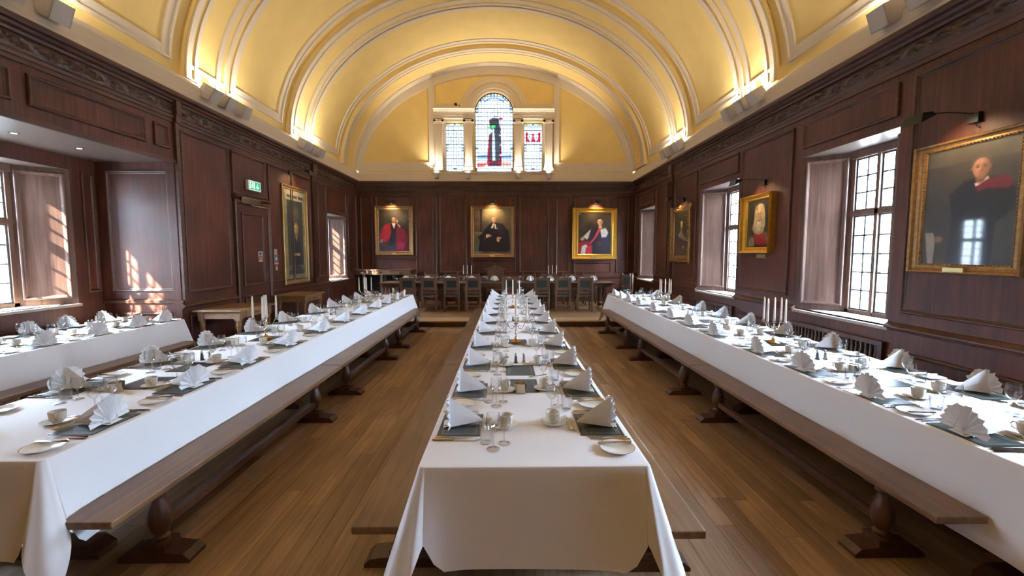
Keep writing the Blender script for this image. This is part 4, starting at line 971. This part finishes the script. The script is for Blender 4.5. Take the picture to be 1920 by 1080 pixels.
def tablecloth(label, x0, x1, y0, y1, drop=.47, seed=0, cone=1.0):
    rn = random.Random(seed); pts = []
    cor = [(x0, y0, PI), (x1, y0, 1.5*PI), (x1, y1, 0), (x0, y1, .5*PI)]
    ph = [rn.random()*6 for _ in range(8)]
    for c in range(4):
        cx, cy, a0 = cor[c]; nx_, ny_, _ = cor[(c+1) % 4]
        for k in range(25):
            t = k/24; a = a0+t*PI/2; s2 = math.sin(t*PI)
            ix, iy = (x0+.03 if cx == x0 else x1-.03), (y0+.03 if cy == y0 else y1-.03)
            pts.append((ix+.03*math.cos(a), iy+.03*math.sin(a), math.cos(a), math.sin(a), drop*(.70+.70*cone*s2**1.6), (.17*s2**1.1+.012*math.sin(t*PI*5)*s2)*cone+.061, 0))
        L = math.hypot(nx_-cx, ny_-cy); n = int(L/.045); dx, dy = (nx_-cx)/L, (ny_-cy)/L; ox, oy = dy, -dx
        for k in range(0, n+1):
            q = .034+(L-.068)*k/n; e = min(q, L-q); cr = abs(((q+.4) % .92)-.46)
            w_ = .006*math.sin(q*2.1+ph[c])+.005*math.sin(q*5.3+ph[c+3])+.006*math.exp(-(cr/.03)**2)+.035*math.exp(-(e/.13)**2)
            pts.append((cx+dx*q, cy+dy*q, ox, oy, drop*(1-.30*math.exp(-(e/.075)**4)+.012*math.sin(q*3+ph[c])), .026+w_, 1))
    n = len(pts); vs = []; T_ = [0, .12, .25, .4, .55, .7, .85, 1]
    for (x, y, nx, ny, dr, of, s_) in pts: vs.append((x-nx*.012, y-ny*.012, TZ))
    for (x, y, nx, ny, dr, of, s_) in pts: vs.append((x-nx*.003, y-ny*.003, TZ-.003))
    for t in T_:
        for (x, y, nx, ny, dr, of, s_) in pts: vs.append((x+nx*(.002+of*t), y+ny*(.002+of*t), TZ-.012-(dr-.012)*t))
    m_ = len(T_)+2
    fs = [(j*n+i, j*n+(i+1) % n, (j+1)*n+(i+1) % n, (j+1)*n+i) for j in range(m_-1) for i in range(n)]
    mb = MB().add(vs, fs, True); mb.f.append(tuple(range(n))); mb.sm.append(False)
    o = mb.obj('tablecloth', M['cloth']); tag(o, label, 'tablecloth', 'white tablecloths'); return o
TC = (-.40, .655, 1.85, 9.80); TL = (-3.19, -2.15, 1.93, 9.84); TR = (2.33, 3.37, 1.62, 9.80); TA = (-5.72, -4.68, 3.40, 6.22)
for (a, b, c, d), nm in ((TC, 'centre'), (TL, 'left'), (TR, 'right'), (TA, 'alcove')):
    trestle('oak trestle table under the white cloth, the %s table' % nm, a, b, c, d)
    tablecloth('white cloth draped over the %s table' % nm, a, b, c, d, seed=len(nm), cone={'alcove': .35, 'left': .72}.get(nm, 1))

# ================================================================== tableware prototypes
def proto(name, parts):
    """parts: [(part name, mesh)] ; first level only"""
    r = bpy.data.objects.new(name, None); COL.objects.link(r)
    for pn, me in parts: link(pn, me, r)
    return r
PROTO = []
def pr(name, parts): o = proto(name, parts); PROTO.append(o); return o
def lathe_mesh(name, prof, m, n=16, cap=False): return MB().lathe(prof, n, cap=cap).mesh(name, m)
# placemat .23 (u) x .30
mb = MB(); mb.box(-.115, .115, -.15, .15, 0, .004); me_mat = mb.mesh('board', M['mat'])
mb = MB(); mb.ring(-.095, .095, -.13, .13, [(0, .0043), (.0, .0048), (.006, .0048), (.006, .0043)], lambda u, d, z: (u, z, d))
mb.ring(-.083, .083, -.118, .118, [(0, .0043), (.0, .0046), (.002, .0046), (.002, .0043)], lambda u, d, z: (u, z, d)); me_ml = mb.mesh('border_line', M['matline'])
P_mat = pr('placemat', [('board', me_mat), ('border_line', me_ml)])
# napkin: pleated fan at the guest's side, folded tail towards the table centre
def napkin_mesh(seed, crush=0):
    rn = random.Random(seed); mb = MB(); N_ = 22; vs = []; rows = (.0, .3, .6, .85, 1.0)
    for j, rr in enumerate(rows):
        for i in range(N_+1):
            t = PI*i/N_; R_ = .128*(1+.04*math.sin(i*1.7+seed)+crush*rn.uniform(-.12, .12))
            zig = (.0065 if i % 2 else -.0065)*(.3+rr)
            y = -R_*rr*math.cos(t)*(1.0); z = .012+R_*1.12*rr*math.sin(t)
            if rr > .8: z += .004*math.sin(i*2.2+seed)
            vs.append((-.012+zig-.10*z*(1-.2*rr)+crush*rn.uniform(-.01, .01), y, z))
    fs = [(j*(N_+1)+i, j*(N_+1)+i+1, (j+1)*(N_+1)+i+1, (j+1)*(N_+1)+i) for j in range(len(rows)-1) for i in range(N_)]
    mb.add(vs, fs, False)
    # tail: two cloth planes falling from a ridge
    h = .150; L = .165; a = []
    for k in range(7):
        t = k/6; zr = h*(1-t)**.92+.020*t+.003; x = -.018+(L+.018)*t; wd = .052*(1-t)+.004; sag = .006*math.sin(PI*t)
        a += [(x, -wd, .004+.012*t), (x, -wd*.45-sag, zr*.55), (x, 0, zr), (x, wd*.45+sag, zr*.55), (x, wd, .004+.012*t)]
    mb.add(a, [(5*k+i, 5*k+i+1, 5*k+6+i, 5*k+5+i) for k in range(6) for i in range(4)], False)
    mb.box(-.045, -.008, -.035, .035, .001, .012); mb.add([(-.05, -.05, .003), (-.05, .05, .003), (.02, .045, .014), (.02, -.045, .014)], [(0, 1, 2, 3)])
    return mb.mesh('napkin', M['napkin'], recalc=False)
NAP = [napkin_mesh(s, c) for s, c in ((1, 0), (2, .3), (3, .6), (5, .15))]
NAPO = []
for me in NAP: o = link('napkin', me); NAPO.append(o); PROTO.append(o)
# glasses
WINE = [(.034, 0), (.033, .003), (.010, .008), (.0045, .014), (.004, .075), (.007, .082), (.022, .092), (.034, .112), (.0375, .135), (.036, .158), (.032, .182)]
def goblet(name, k, kr):
    pf = [(r*kr, z*k) for r, z in WINE]
    return pr(name, [('foot', lathe_mesh('foot', pf[:4], M['glass'])), ('stem', lathe_mesh('stem', pf[3:6], M['glass'], 8)), ('bowl', lathe_mesh('bowl', pf[5:], M['glass'], 18))])
P_wine = goblet('wine_glass', 1.0, 1.0); P_small = goblet('small_wine_glass', .84, .90)
P_tumb = pr('tumbler', [('bowl', lathe_mesh('bowl', [(.001, .006), (.026, .004), (.028, .0), (.031, .03), (.035, .088)], M['glass'], 16))])
P_tumb_b = link('rim', lathe_mesh('rim', [(.0346, .086), (.0356, .088), (.0346, .0885)], M['glass'], 16), P_tumb)
# china
cupb = MB().lathe([(.001, .004), (.020, .003), (.022, 0), (.025, .004), (.034, .018), (.038, .05), (.039, .064), (.0365, .064), (.035, .03), (.02, .010), (.001, .009)], 18, cap=False).mesh('bowl', M['china'])
hd = MB().tube([(0, .036, .052), (0, .052, .054), (0, .060, .042), (0, .054, .024), (0, .036, .018)], .0042, 6).mesh('handle', M['china'])
P_cup = pr('cup', [('bowl', cupb), ('handle', hd)])
P_sauc = pr('saucer', [('dish', lathe_mesh('dish', [(.001, .003), (.025, .002), (.03, .002), (.05, .008), (.072, .014), (.073, .016), (.05, .0115), (.028, .0055), (.001, .0055)], M['china'], 24))])
P_plate = pr('side_plate', [('dish', lathe_mesh('dish', [(.001, .003), (.05, .002), (.058, .006), (.084, .014), (.085, .016), (.058, .0095), (.05, .006), (.001, .006)], M['china'], 28)),
                            ('gold_rim', lathe_mesh('gold_rim', [(.0835, .0158), (.0855, .0168), (.0855, .0155)], M['brass'], 28))])
# cutlery lies along +x (handle at x=0)
def blade(L, w_, z=.003):
    return MB().prism([(L*.46, -w_*.5), (L*.93, -w_*.62), (L*.99, -w_*.1), (L, w_*.35), (L*.95, w_*.5), (L*.46, w_*.5)], z-.001, z+.0012).mesh('blade', M['steel'])
def hand(L, w_): return MB().tube([(0, 0, .005), (L*.04, 0, .005), (L*.25, 0, .005), (L*.47, 0, .004)], .005, 6, [w_*.6, w_*.8, w_*.6, w_*.45]).mesh('handle', M['steel'])
P_knife = pr('knife', [('handle', hand(.235, .009)), ('blade', blade(.235, .02))])
P_bk = pr('butter_knife', [('handle', hand(.17, .008)), ('blade', blade(.17, .018))])
def fork_mesh(L):
    mb = MB(); mb.tube([(0, 0, .003), (L*.15, 0, .004), (L*.5, 0, .006), (L*.66, 0, .004)], .003, 6, [.0055, .004, .0022, .003])
    return [('handle', mb.mesh('handle', M['steel'])), ('tines', (lambda q: [q.box(L*.66, L*.76, -.011, .011, .0025, .0045)]+[q.box(L*.75, L, -.011+.0062*k, -.0078+.0062*k, .002+.002, .006) for k in range(4)] and q)(MB()).mesh('tines', M['steel']))]
P_fork = pr('fork', fork_mesh(.205)); P_dfork = pr('dessert_fork', fork_mesh(.17))
def spoon_parts(L, b):
    h = MB().tube([(0, 0, .003), (L*.15, 0, .004), (L*.5, 0, .006), (L*.72, 0, .004)], .003, 6, [.0055, .004, .0022, .0026]).mesh('handle', M['steel'])
    mb = MB()
    def f(u, v):
        t = 2*PI*u; r = v; x = L-b+b*r*math.cos(t); y = b*.62*r*math.sin(t); return (x, y, .002+.006*r*r)
    mb.grid(14, 4, f); return [('handle', h), ('spoon_bowl', mb.mesh('spoon_bowl', M['steel']))]
P_dsp = pr('dessert_spoon', spoon_parts(.18, .024)); P_tsp = pr('teaspoon', spoon_parts(.13, .016))
# whole single-mesh versions for the far places, where parts cannot be told apart
def merged(root, name):
    bm = bmesh.new()
    for k in root.children: bm.from_mesh(k.data)
    me = bpy.data.meshes.new(name); bm.to_mesh(me); bm.free()
    mats = []
    for k in root.children:
        if k.data.materials[0] not in mats: mats.append(k.data.materials[0])
    me.materials.append(mats[0]); o = link(name, me); PROTO.append(o); return o
FAR = {}
for q in (P_wine, P_small, P_tumb, P_cup, P_sauc, P_plate, P_knife, P_bk, P_fork, P_dfork, P_dsp, P_tsp, P_mat): FAR[q.name] = merged(q, q.name)
OR = ['nearest', 'second', 'third', 'fourth', 'fifth', 'sixth', 'seventh', 'eighth', 'ninth', 'tenth', 'eleventh', 'twelfth', 'thirteenth']
JR = random.Random(11)
def put(protoobj, x, y, z, rz, label, cat, group, near=True):
    src = protoobj if (near or protoobj.name not in FAR) else FAR[protoobj.name]
    o = dup(src, (x, y, z), rz); tag(o, label, cat, group); return o
def setting(ex, ey, rot, where, grp, near=True, full=True, nap=0, dz=0, lite=False):
    """ex,ey = point of the table edge in front of the guest; rot turns local +x towards the table centre"""
    c, s = math.cos(rot), math.sin(rot); Z = TZ+dz
    def at(x, y): return ex+x*c-y*s, ey+x*s+y*c
    j = lambda a: JR.uniform(-a, a)
    def P(src, x, y, dz_, r_, what, cat, g):
        X, Y = at(x, y); put(src, X, Y, Z+dz_, rot+r_, what+', '+where, cat, g+' '+grp, near)
    P(P_mat, .148, 0, 0, j(.02), 'dark green placemat', 'placemat', 'placemats')
    P(NAPO[nap], .10, j(.01), .005, j(.10), 'white fan-folded napkin', 'napkin', 'napkins')
    P(P_wine, .335+j(.012), -.30+j(.015), 0, 0, 'tall wine glass', 'glass', 'wine glasses')
    P(P_small, .385+j(.012), -.225+j(.015), 0, 0, 'smaller wine glass', 'glass', 'small wine glasses')
    P(P_tumb, .295+j(.012), -.225+j(.01), 0, 0, 'short tumbler', 'glass', 'tumblers')
    if lite: return
    P(P_cup, .39+j(.01), -.02+j(.01), .007, j(.8), 'white coffee cup', 'cup', 'cups')
    X, Y = at(.39, -.02)
    P(P_sauc, .39, -.02, 0, 0, 'white saucer', 'saucer', 'saucers')
    P(P_tsp, .315, -.075, .015, .75, 'teaspoon', 'spoon', 'teaspoons')
    P(P_knife, .03, -.172, 0, j(.03), 'inner table knife', 'knife', 'knives'); P(P_knife, .02, -.198, 0, j(.03), 'outer table knife', 'knife', 'knives')
    P(P_fork, .03, .172, 0, j(.03), 'inner table fork', 'fork', 'forks'); P(P_fork, .02, .197, 0, j(.03), 'outer table fork', 'fork', 'forks')
    P(P_dfork, .283, .09, 0, -PI/2+j(.04), 'dessert fork', 'fork', 'dessert forks'); P(P_dsp, .308, -.09, 0, PI/2+j(.04), 'dessert spoon', 'spoon', 'dessert spoons')
    P(P_plate, .115, .305, 0, 0, 'white side plate', 'side plate', 'side plates'); P(P_bk, .035, .268, .0165, j(.05), 'butter knife', 'knife', 'butter knives')
ROWS = {
 'C': [2.32, 2.92, 3.60, 4.33, 5.10, 5.85, 6.60, 7.33, 8.05, 8.75, 9.38],
 'La': [2.36, 3.02, 3.68, 4.42, 5.2, 5.95, 6.68, 7.45, 8.10, 8.72, 9.32],
 'Lw': [2.25, 3.0, 3.71, 4.4, 5.17, 5.9, 6.8, 7.5, 8.15, 8.8, 9.42],
 'Ra': [2.16, 2.75, 3.39, 4.03, 4.90, 5.57, 6.22, 6.95, 7.75, 8.38, 8.96, 9.52],
 'Rw': [2.15, 2.83, 3.47, 4.2, 4.91, 5.65, 6.36, 7.08, 8.02, 8.6, 9.2],
 'Aa': [3.80, 4.40, 4.98, 5.52, 5.98], 'Aw': [3.9, 4.5, 5.05, 5.5, 5.98]}
def series(key, ex, rot, wh, grp, naps, nearlim=6.2):
    for k, y in enumerate(ROWS[key]):
        setting(ex, y, rot, '%s place on %s' % (OR[k], wh), grp, y < nearlim, nap=naps[k % len(naps)])
series('C', TC[0], 0, 'left side of centre table', 'on the centre table', (0, 0, 3))
series('C', TC[1], PI, 'right side of centre table', 'on the centre table', (0, 3, 0))
series('La', TL[1], PI, 'aisle side of left table', 'on the left table', (0, 3, 0))
series('Lw', TL[0], 0, 'wall side of left table', 'on the left table', (1, 2, 1))
series('Ra', TR[0], 0, 'aisle side of right table', 'on the right table', (3, 1, 0))
series('Rw', TR[1], PI, 'wall side of right table', 'on the right table', (2, 1, 1))
series('Aa', TA[1], PI, 'hall side of alcove table', 'on the alcove table', (0, 3), 4.7)
series('Aw', TA[0], 0, 'window side of alcove table', 'on the alcove table', (1, 2), 4.7)

# ---- centre-line pieces
mb = MB(); pf = [(.001, .001), (.036, 0), (.040, .004), (.042, .02), (.042, .062), (.044, .066), (.040, .066), (.038, .02), (.001, .018)]
bowl = MB().lathe(pf, 20, cap=False).mesh('bowl', M['silver']); sug = MB().lathe([(.001, .055), (.02, .053), (.039, .048)], 16, cap=False).mesh('sugar', M['sugar'])
P_sug = pr('sugar_bowl', [('bowl', bowl), ('sugar', sug)])
sk = lathe_mesh('body', [(.020, 0), (.021, .004), (.014, .012), (.013, .03), (.010, .06), (.0085, .066)], M['silver'], 14); sc = MB().lathe([(.0085, .066), (.011, .070), (.011, .078), (.006, .086), (.003, .09)], 12).mesh('cap', M['chrome'])
pk = lathe_mesh('body', [(.020, 0), (.021, .004), (.014, .012), (.013, .03), (.010, .06), (.0085, .066)], plain('dark_pewter', (96, 98, 100), .25, metal=.9), 14)
P_salt = pr('salt_shaker', [('body', sk), ('cap', sc)]); P_pep = pr('pepper_shaker', [('body', pk), ('cap', sc)])
arms = []
base = MB().lathe([(.060, 0), (.062, .006), (.050, .014), (.030, .020), (.020, .032), (.013, .05)], 20).mesh('base', M['silver'])
gbase = MB().lathe([(.060, 0), (.062, .006), (.050, .014), (.030, .020), (.020, .032), (.013, .05)], 20).mesh('base', M['brass'])
stem = MB().lathe([(.013, .05), (.008, .07), (.008, .09), (.014, .10), (.008, .112), (.006, .15), (.010, .165), (.015, .175), (.008, .19), (.008, .215)], 12).mesh('stem', M['silver'])
def armm(a):
    P_ = []
    for k in range(13):
        t = k/12; r_ = .01+.105*t; z = .175-.04*math.sin(PI*t*1.15)+.055*t*t
        P_.append((r_*math.cos(a), r_*math.sin(a), z))
    mb = MB().tube(P_, .0038, 6)
    q = [(.035+.014*math.cos(t*.5), .165+.014*math.sin(t*.5)) for t in range(10)]
    mb.tube([(x*math.cos(a), x*math.sin(a), z) for x, z in q], .0025, 5)
    return mb.mesh('arm', M['silver'])
cupm = MB().lathe([(.006, 0), (.012, .006), (.026, .010), (.027, .012), (.012, .013), (.014, .022), (.016, .034), (.013, .036)], 12).mesh('candle_cup', M['silver'])
cndl = MB().lathe([(.0115, 0), (.0112, .02), (.0088, .20), (.0075, .236), (.003, .25)], 10).mesh('shaft', M['wax']); wick = MB().tube([(0, 0, .248), (.001, 0, .256), (.003, 0, .261)], .0012, 4).mesh('wick', M['wick'])
P_can = pr('candle', [('shaft', cndl), ('wick', wick)])
def candelabrum(x, y, z, rz, label, where, n=4, gold=False):
    r = empty('candelabrum', (x, y, z), rz); tag(r, label, 'candelabra', 'candelabra')
    link('base', gbase if gold else base, r); link('stem', stem, r)
    pos = [(0, 0, .212)]+[(.115*math.cos(2*PI*k/n), .115*math.sin(2*PI*k/n), .205) for k in range(n)]
    for k in range(n): link('arm', armm(2*PI*k/n), r)
    for k, q in enumerate(pos):
        link('candle_cup', cupm, r, loc=q)
        c, s = math.cos(rz), math.sin(rz); X, Y = x+q[0]*c-q[1]*s, y+q[0]*s+q[1]*c
        place = 'centre candle' if k == 0 else ('%s outer candle, anticlockwise from the right' % OR[k].replace('nearest', 'first') if False else ['', 'right', 'far', 'left', 'near'][k]+' outer candle' if n == 4 else ['', 'right', 'left'][k]+' outer candle')
        o = dup(P_can, (X, Y, z+q[2]+.026), 0); tag(o, 'tall white taper, %s of the %s' % (place, where), 'candle', 'white tapers')
def cmat(x, y, label, rz=PI/2):
    o = dup(P_mat, (x, y, TZ), rz); tag(o, label, 'placemat', 'placemats down the table centres')
cmat(.11, 3.02, 'dark green mat under the sugar bowl, centre table', 0); cmat(.11, 3.43, 'dark green mat before the salt and pepper, centre table', 0)
def cset(x, ys, wh):
    o = dup(P_sug, (x, ys, TZ+(.004 if wh == 'centre' else 0)), 0); tag(o, 'silver bowl of brown sugar on the %s table' % wh, 'sugar bowl', 'sugar bowls')
o = dup(P_sug, (.095, 2.875, TZ), 0); tag(o, 'silver sugar bowl in middle of the centre table', 'sugar bowl')
for q, nm, dx in ((P_pep, 'dark pepper shaker', 0), (P_salt, 'silver salt shaker', .07)):
    for (x, y, wh) in ((.08, 3.66, 'centre table, near pair'), (.09, 5.95, 'centre table, far pair'), (-2.73, 3.80, 'left table, near pair'), (-2.72, 6.6, 'left table, far pair'), (2.80, 3.75, 'right table, near pair'), (2.80, 6.5, 'right table, far pair')):
        o = dup(q, (x+dx, y, TZ), 0); tag(o, nm+' on the '+wh, nm.split()[1]+' shaker', 'salt and pepper shakers')
for (x, y, wh, rz, go) in ((.10, 4.52, 'near candelabrum on centre table', 0, True), (.11, 7.48, 'far candelabrum on centre table', 0, True), (-2.70, 4.76, 'near candelabrum on left table', .35, True), (-2.76, 8.35, 'far candelabrum on left table', .5, False),
                       (2.84, 4.45, 'near candelabrum on right table', .45, True), (2.90, 7.73, 'far candelabrum on right table', .6, False)):
    cmat(x, y, 'dark green mat under the '+wh, 0)
    candelabrum(x, y, TZ+.005, rz, 'silver '+wh+(' with gilt foot' if go else ''), wh, 4, go)
for (x, y, l) in ((-2.66, 3.12, 'dark green mat behind the sugar bowl, left table'), (-2.64, 3.56, 'dark green mat before salt and pepper, left table'), (2.83, 3.10, 'dark green mat before the near sugar bowl, right table'), (2.82, 5.9, 'dark green mat in the middle, right table')): cmat(x, y, l, 0)
for (x, y, l) in ((-2.70, 2.93, 'silver sugar bowl in middle of the left table'), (2.80, 3.34, 'silver sugar bowl at near end of the right table'), (2.75, 5.25, 'silver sugar bowl halfway down the right table')):
    o = dup(P_sug, (x, y, TZ), 0); tag(o, l, 'sugar bowl', 'sugar bowls')
for (x, y, l, r) in ((.17, 3.22, 'butter knife across the mats, centre table', .5), (-2.55, 3.32, 'butter knife lying between mats, left table', .9)):
    o = dup(P_bk, (x, y, TZ+.001), r); tag(o, l, 'knife')

# ================================================================== the dais
DZ = DAIS
def make_chair():
    r = empty('dining_chair'); 
    MB().box(-.215, .215, -.20, .20, .40, .44).obj('seat_frame', M['chair'], r, .004)
    MB().box(-.19, .19, -.18, .185, .44, .475).obj('seat_pad', M['leather'], r, .015)
    for x in (-.19, .19):
        MB().box(x-.022, x+.022, -.225, -.18, 0, .93).obj('back_post', M['chair'], r, .004)
        MB().lathe([(.022, 0), (.022, .08), (.014, .09), (.024, .13), (.026, .22), (.016, .30), (.014, .31), (.024, .33), (.024, .41)], 8, c=(x, .18, 0)).obj('front_leg', M['chair'], r)
    MB().box(-.17, .17, -.218, -.188, .87, .92).obj('top_rail', M['chair'], r, .004)
    f = MB().box(-.17, .17, -.215, -.19, .585, .63).obj('mid_rail', M['chair'], r)
    MB().box(-.168, .168, -.218, -.185, .625, .875).obj('back_frame', M['chair'], r)
    MB().box(-.135, .135, -.226, -.178, .655, .85).obj('back_pad', M['leather'], r, .01)
    MB().box(-.17, .17, -.215, -.19, .50, .53).obj('low_rail', M['chair'], r)
    sp = MB().lathe([(.006, .53), (.010, .545), (.006, .557), (.010, .57), (.006, .585)], 6).mesh('spindle', M['chair'])
    for k in range(8): link('spindle', sp, r, loc=(-.147+.042*k, -.2025, 0))
    MB().box(-.17, .17, -.21, -.19, .14, .17).obj('stretcher', M['chair'], r)
    for x in (-.19, .19): MB().box(x-.012, x+.012, -.18, .17, .10, .13).obj('side_stretcher', M['chair'], r)
    return r
ch = make_chair(); first = True
def chair(x, y, rz, label, finial=False):
    global first
    if first: o = ch; o.location = (x, y, DZ); o.rotation_euler[2] = rz; first = False
    else: o = dup(ch, (x, y, DZ), rz)
    tag(o, label, 'chair', 'green leather chairs at the high table')
    if finial:
        for s in (-.19, .19): MB().lathe([(.014, .93), (.018, .94), (.010, .955), (.017, .975), (.004, .995)], 8, c=(s, -.2025, 0)).obj('finial', M['chair'], o)
NEARX = [-2.66, -2.09, -1.48, -.90, .08, .955, 1.53, 2.13]
KIDS.clear()
for k, x in enumerate(NEARX): chair(x, 11.68, 0, 'oak chair with green leather back, %s from left before the high table' % OR[k].replace('nearest', 'first'))
FX = [-3.0, -2.35, -1.72, -1.05, .70, 1.30, 1.95, 2.6]
for k, x in enumerate(FX): chair(x, 13.1, PI, 'oak chair behind the high table, %s from left' % OR[k].replace('nearest', 'first'), True)
chair(-3.85, 12.2, -PI/2+.25, 'oak chair at left end of the high table', True); chair(3.32, 12.15, PI/2-.3, 'oak chair drawn out from right end of high table', True)
chair(3.55, 12.95, PI/2+.6, 'oak chair in the corner beyond high table, right end', True)
# master's chair with a curved crest
r = empty('armchair', (-.35, 13.2, DZ), PI); tag(r, 'taller carved oak armchair with arched crest, middle behind high table', 'armchair')
MB().box(-.28, .28, -.24, .22, .40, .46).obj('seat', M['chair'], r, .005)
MB().box(-.26, .26, -.25, -.21, .46, 1.08).obj('backrest', M['chair'], r, .005)
MB().prism([(-.33, 1.06), (.33, 1.06), (.33, 1.09), (.2, 1.12), (.08, 1.17), (0, 1.19), (-.08, 1.17), (-.2, 1.12), (-.33, 1.09)], -.26, -.20, lambda x, z, y: (x, y, z)).obj('crest', M['chair'], r)
for s in (-1, 1):
    MB().box(s*.27-.025, s*.27+.025, -.22, .20, .64, .68).obj('armrest', M['chair'], r, .005)
    for y in (-.22, .19): MB().box(s*.26-.025, s*.26+.025, y-.025, y+.025, 0, .64).obj('leg', M['chair'], r)
# high tables
for k, (a, b, l) in enumerate(((-3.55, -1.53, 'left'), (-1.50, .98, 'middle'), (1.01, 3.05, 'right'))):
    cx = (a+b)/2; w2 = (b-a)/2; r = empty('high_table', (cx, 12.35, DZ)); tag(r, 'bare oak high table on dais, %s of three end to end' % l, 'table', 'high tables')
    MB().box(-w2, w2, -.45, .45, .712, .75).obj('tabletop', M['chair'], r, .005)
    MB().box(-w2+.06, w2-.06, -.38, .38, .62, .712).obj('apron', M['chair'], r)
    for x in (-w2+.28, w2-.28):
        for y in (-.35, .35): MB().box(x-.045, x+.045, y-.045, y+.045, 0, .62).obj('leg', M['chair'], r, .006)
    for x in (-w2+.28, w2-.28): MB().box(x-.03, x+.03, -.35, .35, .08, .14).obj('foot_rail', M['chair'], r)
dz = DZ+.75-TZ
for k, x in enumerate(NEARX):
    setting(x, 11.90, PI/2, '%s from left on near side of high table' % OR[k].replace('nearest', 'first'), 'on the high table', False, nap=(0, 3)[k % 2], dz=dz, lite=True)
for k, x in enumerate(FX+[-.35]):
    setting(x, 12.80, -PI/2, ('%s from left on far side of high table' % OR[k].replace('nearest', 'first')) if k < 8 else 'before the armchair on high table', 'on the high table', False, nap=(3, 0)[k % 2], dz=dz, lite=True)
for x, l in ((-1.13, 'left'), (1.33, 'right')): candelabrum(x, 12.35, DZ+.75, .0, 'silver three-light candelabrum on %s part of the high table' % l, '%s high-table candelabrum' % l, 2)
# sideboard on the left of the end wall
r = empty('sideboard', (-3.92, 13.62, DZ)); tag(r, 'long dark oak sideboard against the end wall, left of the dais', 'sideboard')
MB().box(-.97, .97, -.25, .25, 1.03, 1.065).obj('top', M['chair'], r, .005); MB().box(-.93, .93, -.22, .24, .90, 1.03).obj('frieze_rail', M['chair'], r)
for k in range(3):
    dw = MB().box(-.88+.6*k, -.32+.6*k, -.235, -.22, .915, 1.015).obj('drawer', M['chair'], r); MB().lathe([(.05, -.003), (.045, .003)], 12, T=lambda x, y, z, k=k: (-.60+.6*k+x, -.238-z, .965+y*.4)).obj('drawer_handle', M['brass'], dw)
for x in (-.88, 0, .88):
    for y in (-.19, .20): MB().box(x-.035, x+.035, y-.035, y+.035, .06, .90).obj('leg', M['chair'], r)
MB().box(-.93, .93, -.22, .24, 0, .07).obj('plinth', M['chair'], r); MB().box(-.93, .93, .21, .24, .07, .90).obj('back_panel', M['dark'], r)
# oak side tables by the left wall
def side_table(x0, x1, y0, y1, label):
    cx, cy = (x0+x1)/2, (y0+y1)/2; r = empty('side_table', (cx, cy, 0)); tag(r, label, 'side table')
    a, b = (x1-x0)/2, (y1-y0)/2
    MB().box(-a, a, -b, b, .842, .87).obj('tabletop', M['oak'], r, .004)
    mb = MB(); mb.box(-a+.06, a-.06, -b+.06, -b+.08, .73, .842); mb.box(-a+.06, a-.06, b-.08, b-.06, .73, .842); mb.box(-a+.06, -a+.08, -b+.06, b-.06, .73, .842); mb.box(a-.08, a-.06, -b+.06, b-.06, .73, .842)
    mb.obj('apron', M['oak'], r)
    dw = MB().box(a-.062, a-.052, -b*.5, b*.5, .75, .832).obj('drawer', M['oak'], r)
    MB().tube([(a-.05, -.05, .795), (a-.03, -.03, .78), (a-.03, .03, .78), (a-.05, .05, .795)], .005).obj('drawer_pull', M['brass'], dw)
    for sx in (-1, 1):
        for sy in (-1, 1):
            mb = MB(); x, y = sx*(a-.09), sy*(b-.09); mb.box(x-.04, x+.04, y-.04, y+.04, .70, .842)
            mb.lathe([(.03, .10), (.022, .12), (.034, .17), (.038, .26), (.028, .38), (.020, .42), (.034, .45), (.024, .48), (.024, .53), (.036, .60), (.036, .70)], 12, c=(x, y, 0)); mb.box(x-.035, x+.035, y-.035, y+.035, 0, .10)
            mb.obj('leg', M['oak'], r)
side_table(-4.73, -4.00, 6.42, 7.40, 'light oak side table with drawer, nearer of two by the left wall')
side_table(-4.74, -4.05, 8.65, 9.55, 'light oak side table by left wall, below the tall portrait')
# remove the prototypes
for o in PROTO:
    for k in list(o.children): bpy.data.objects.remove(k)
    bpy.data.objects.remove(o)
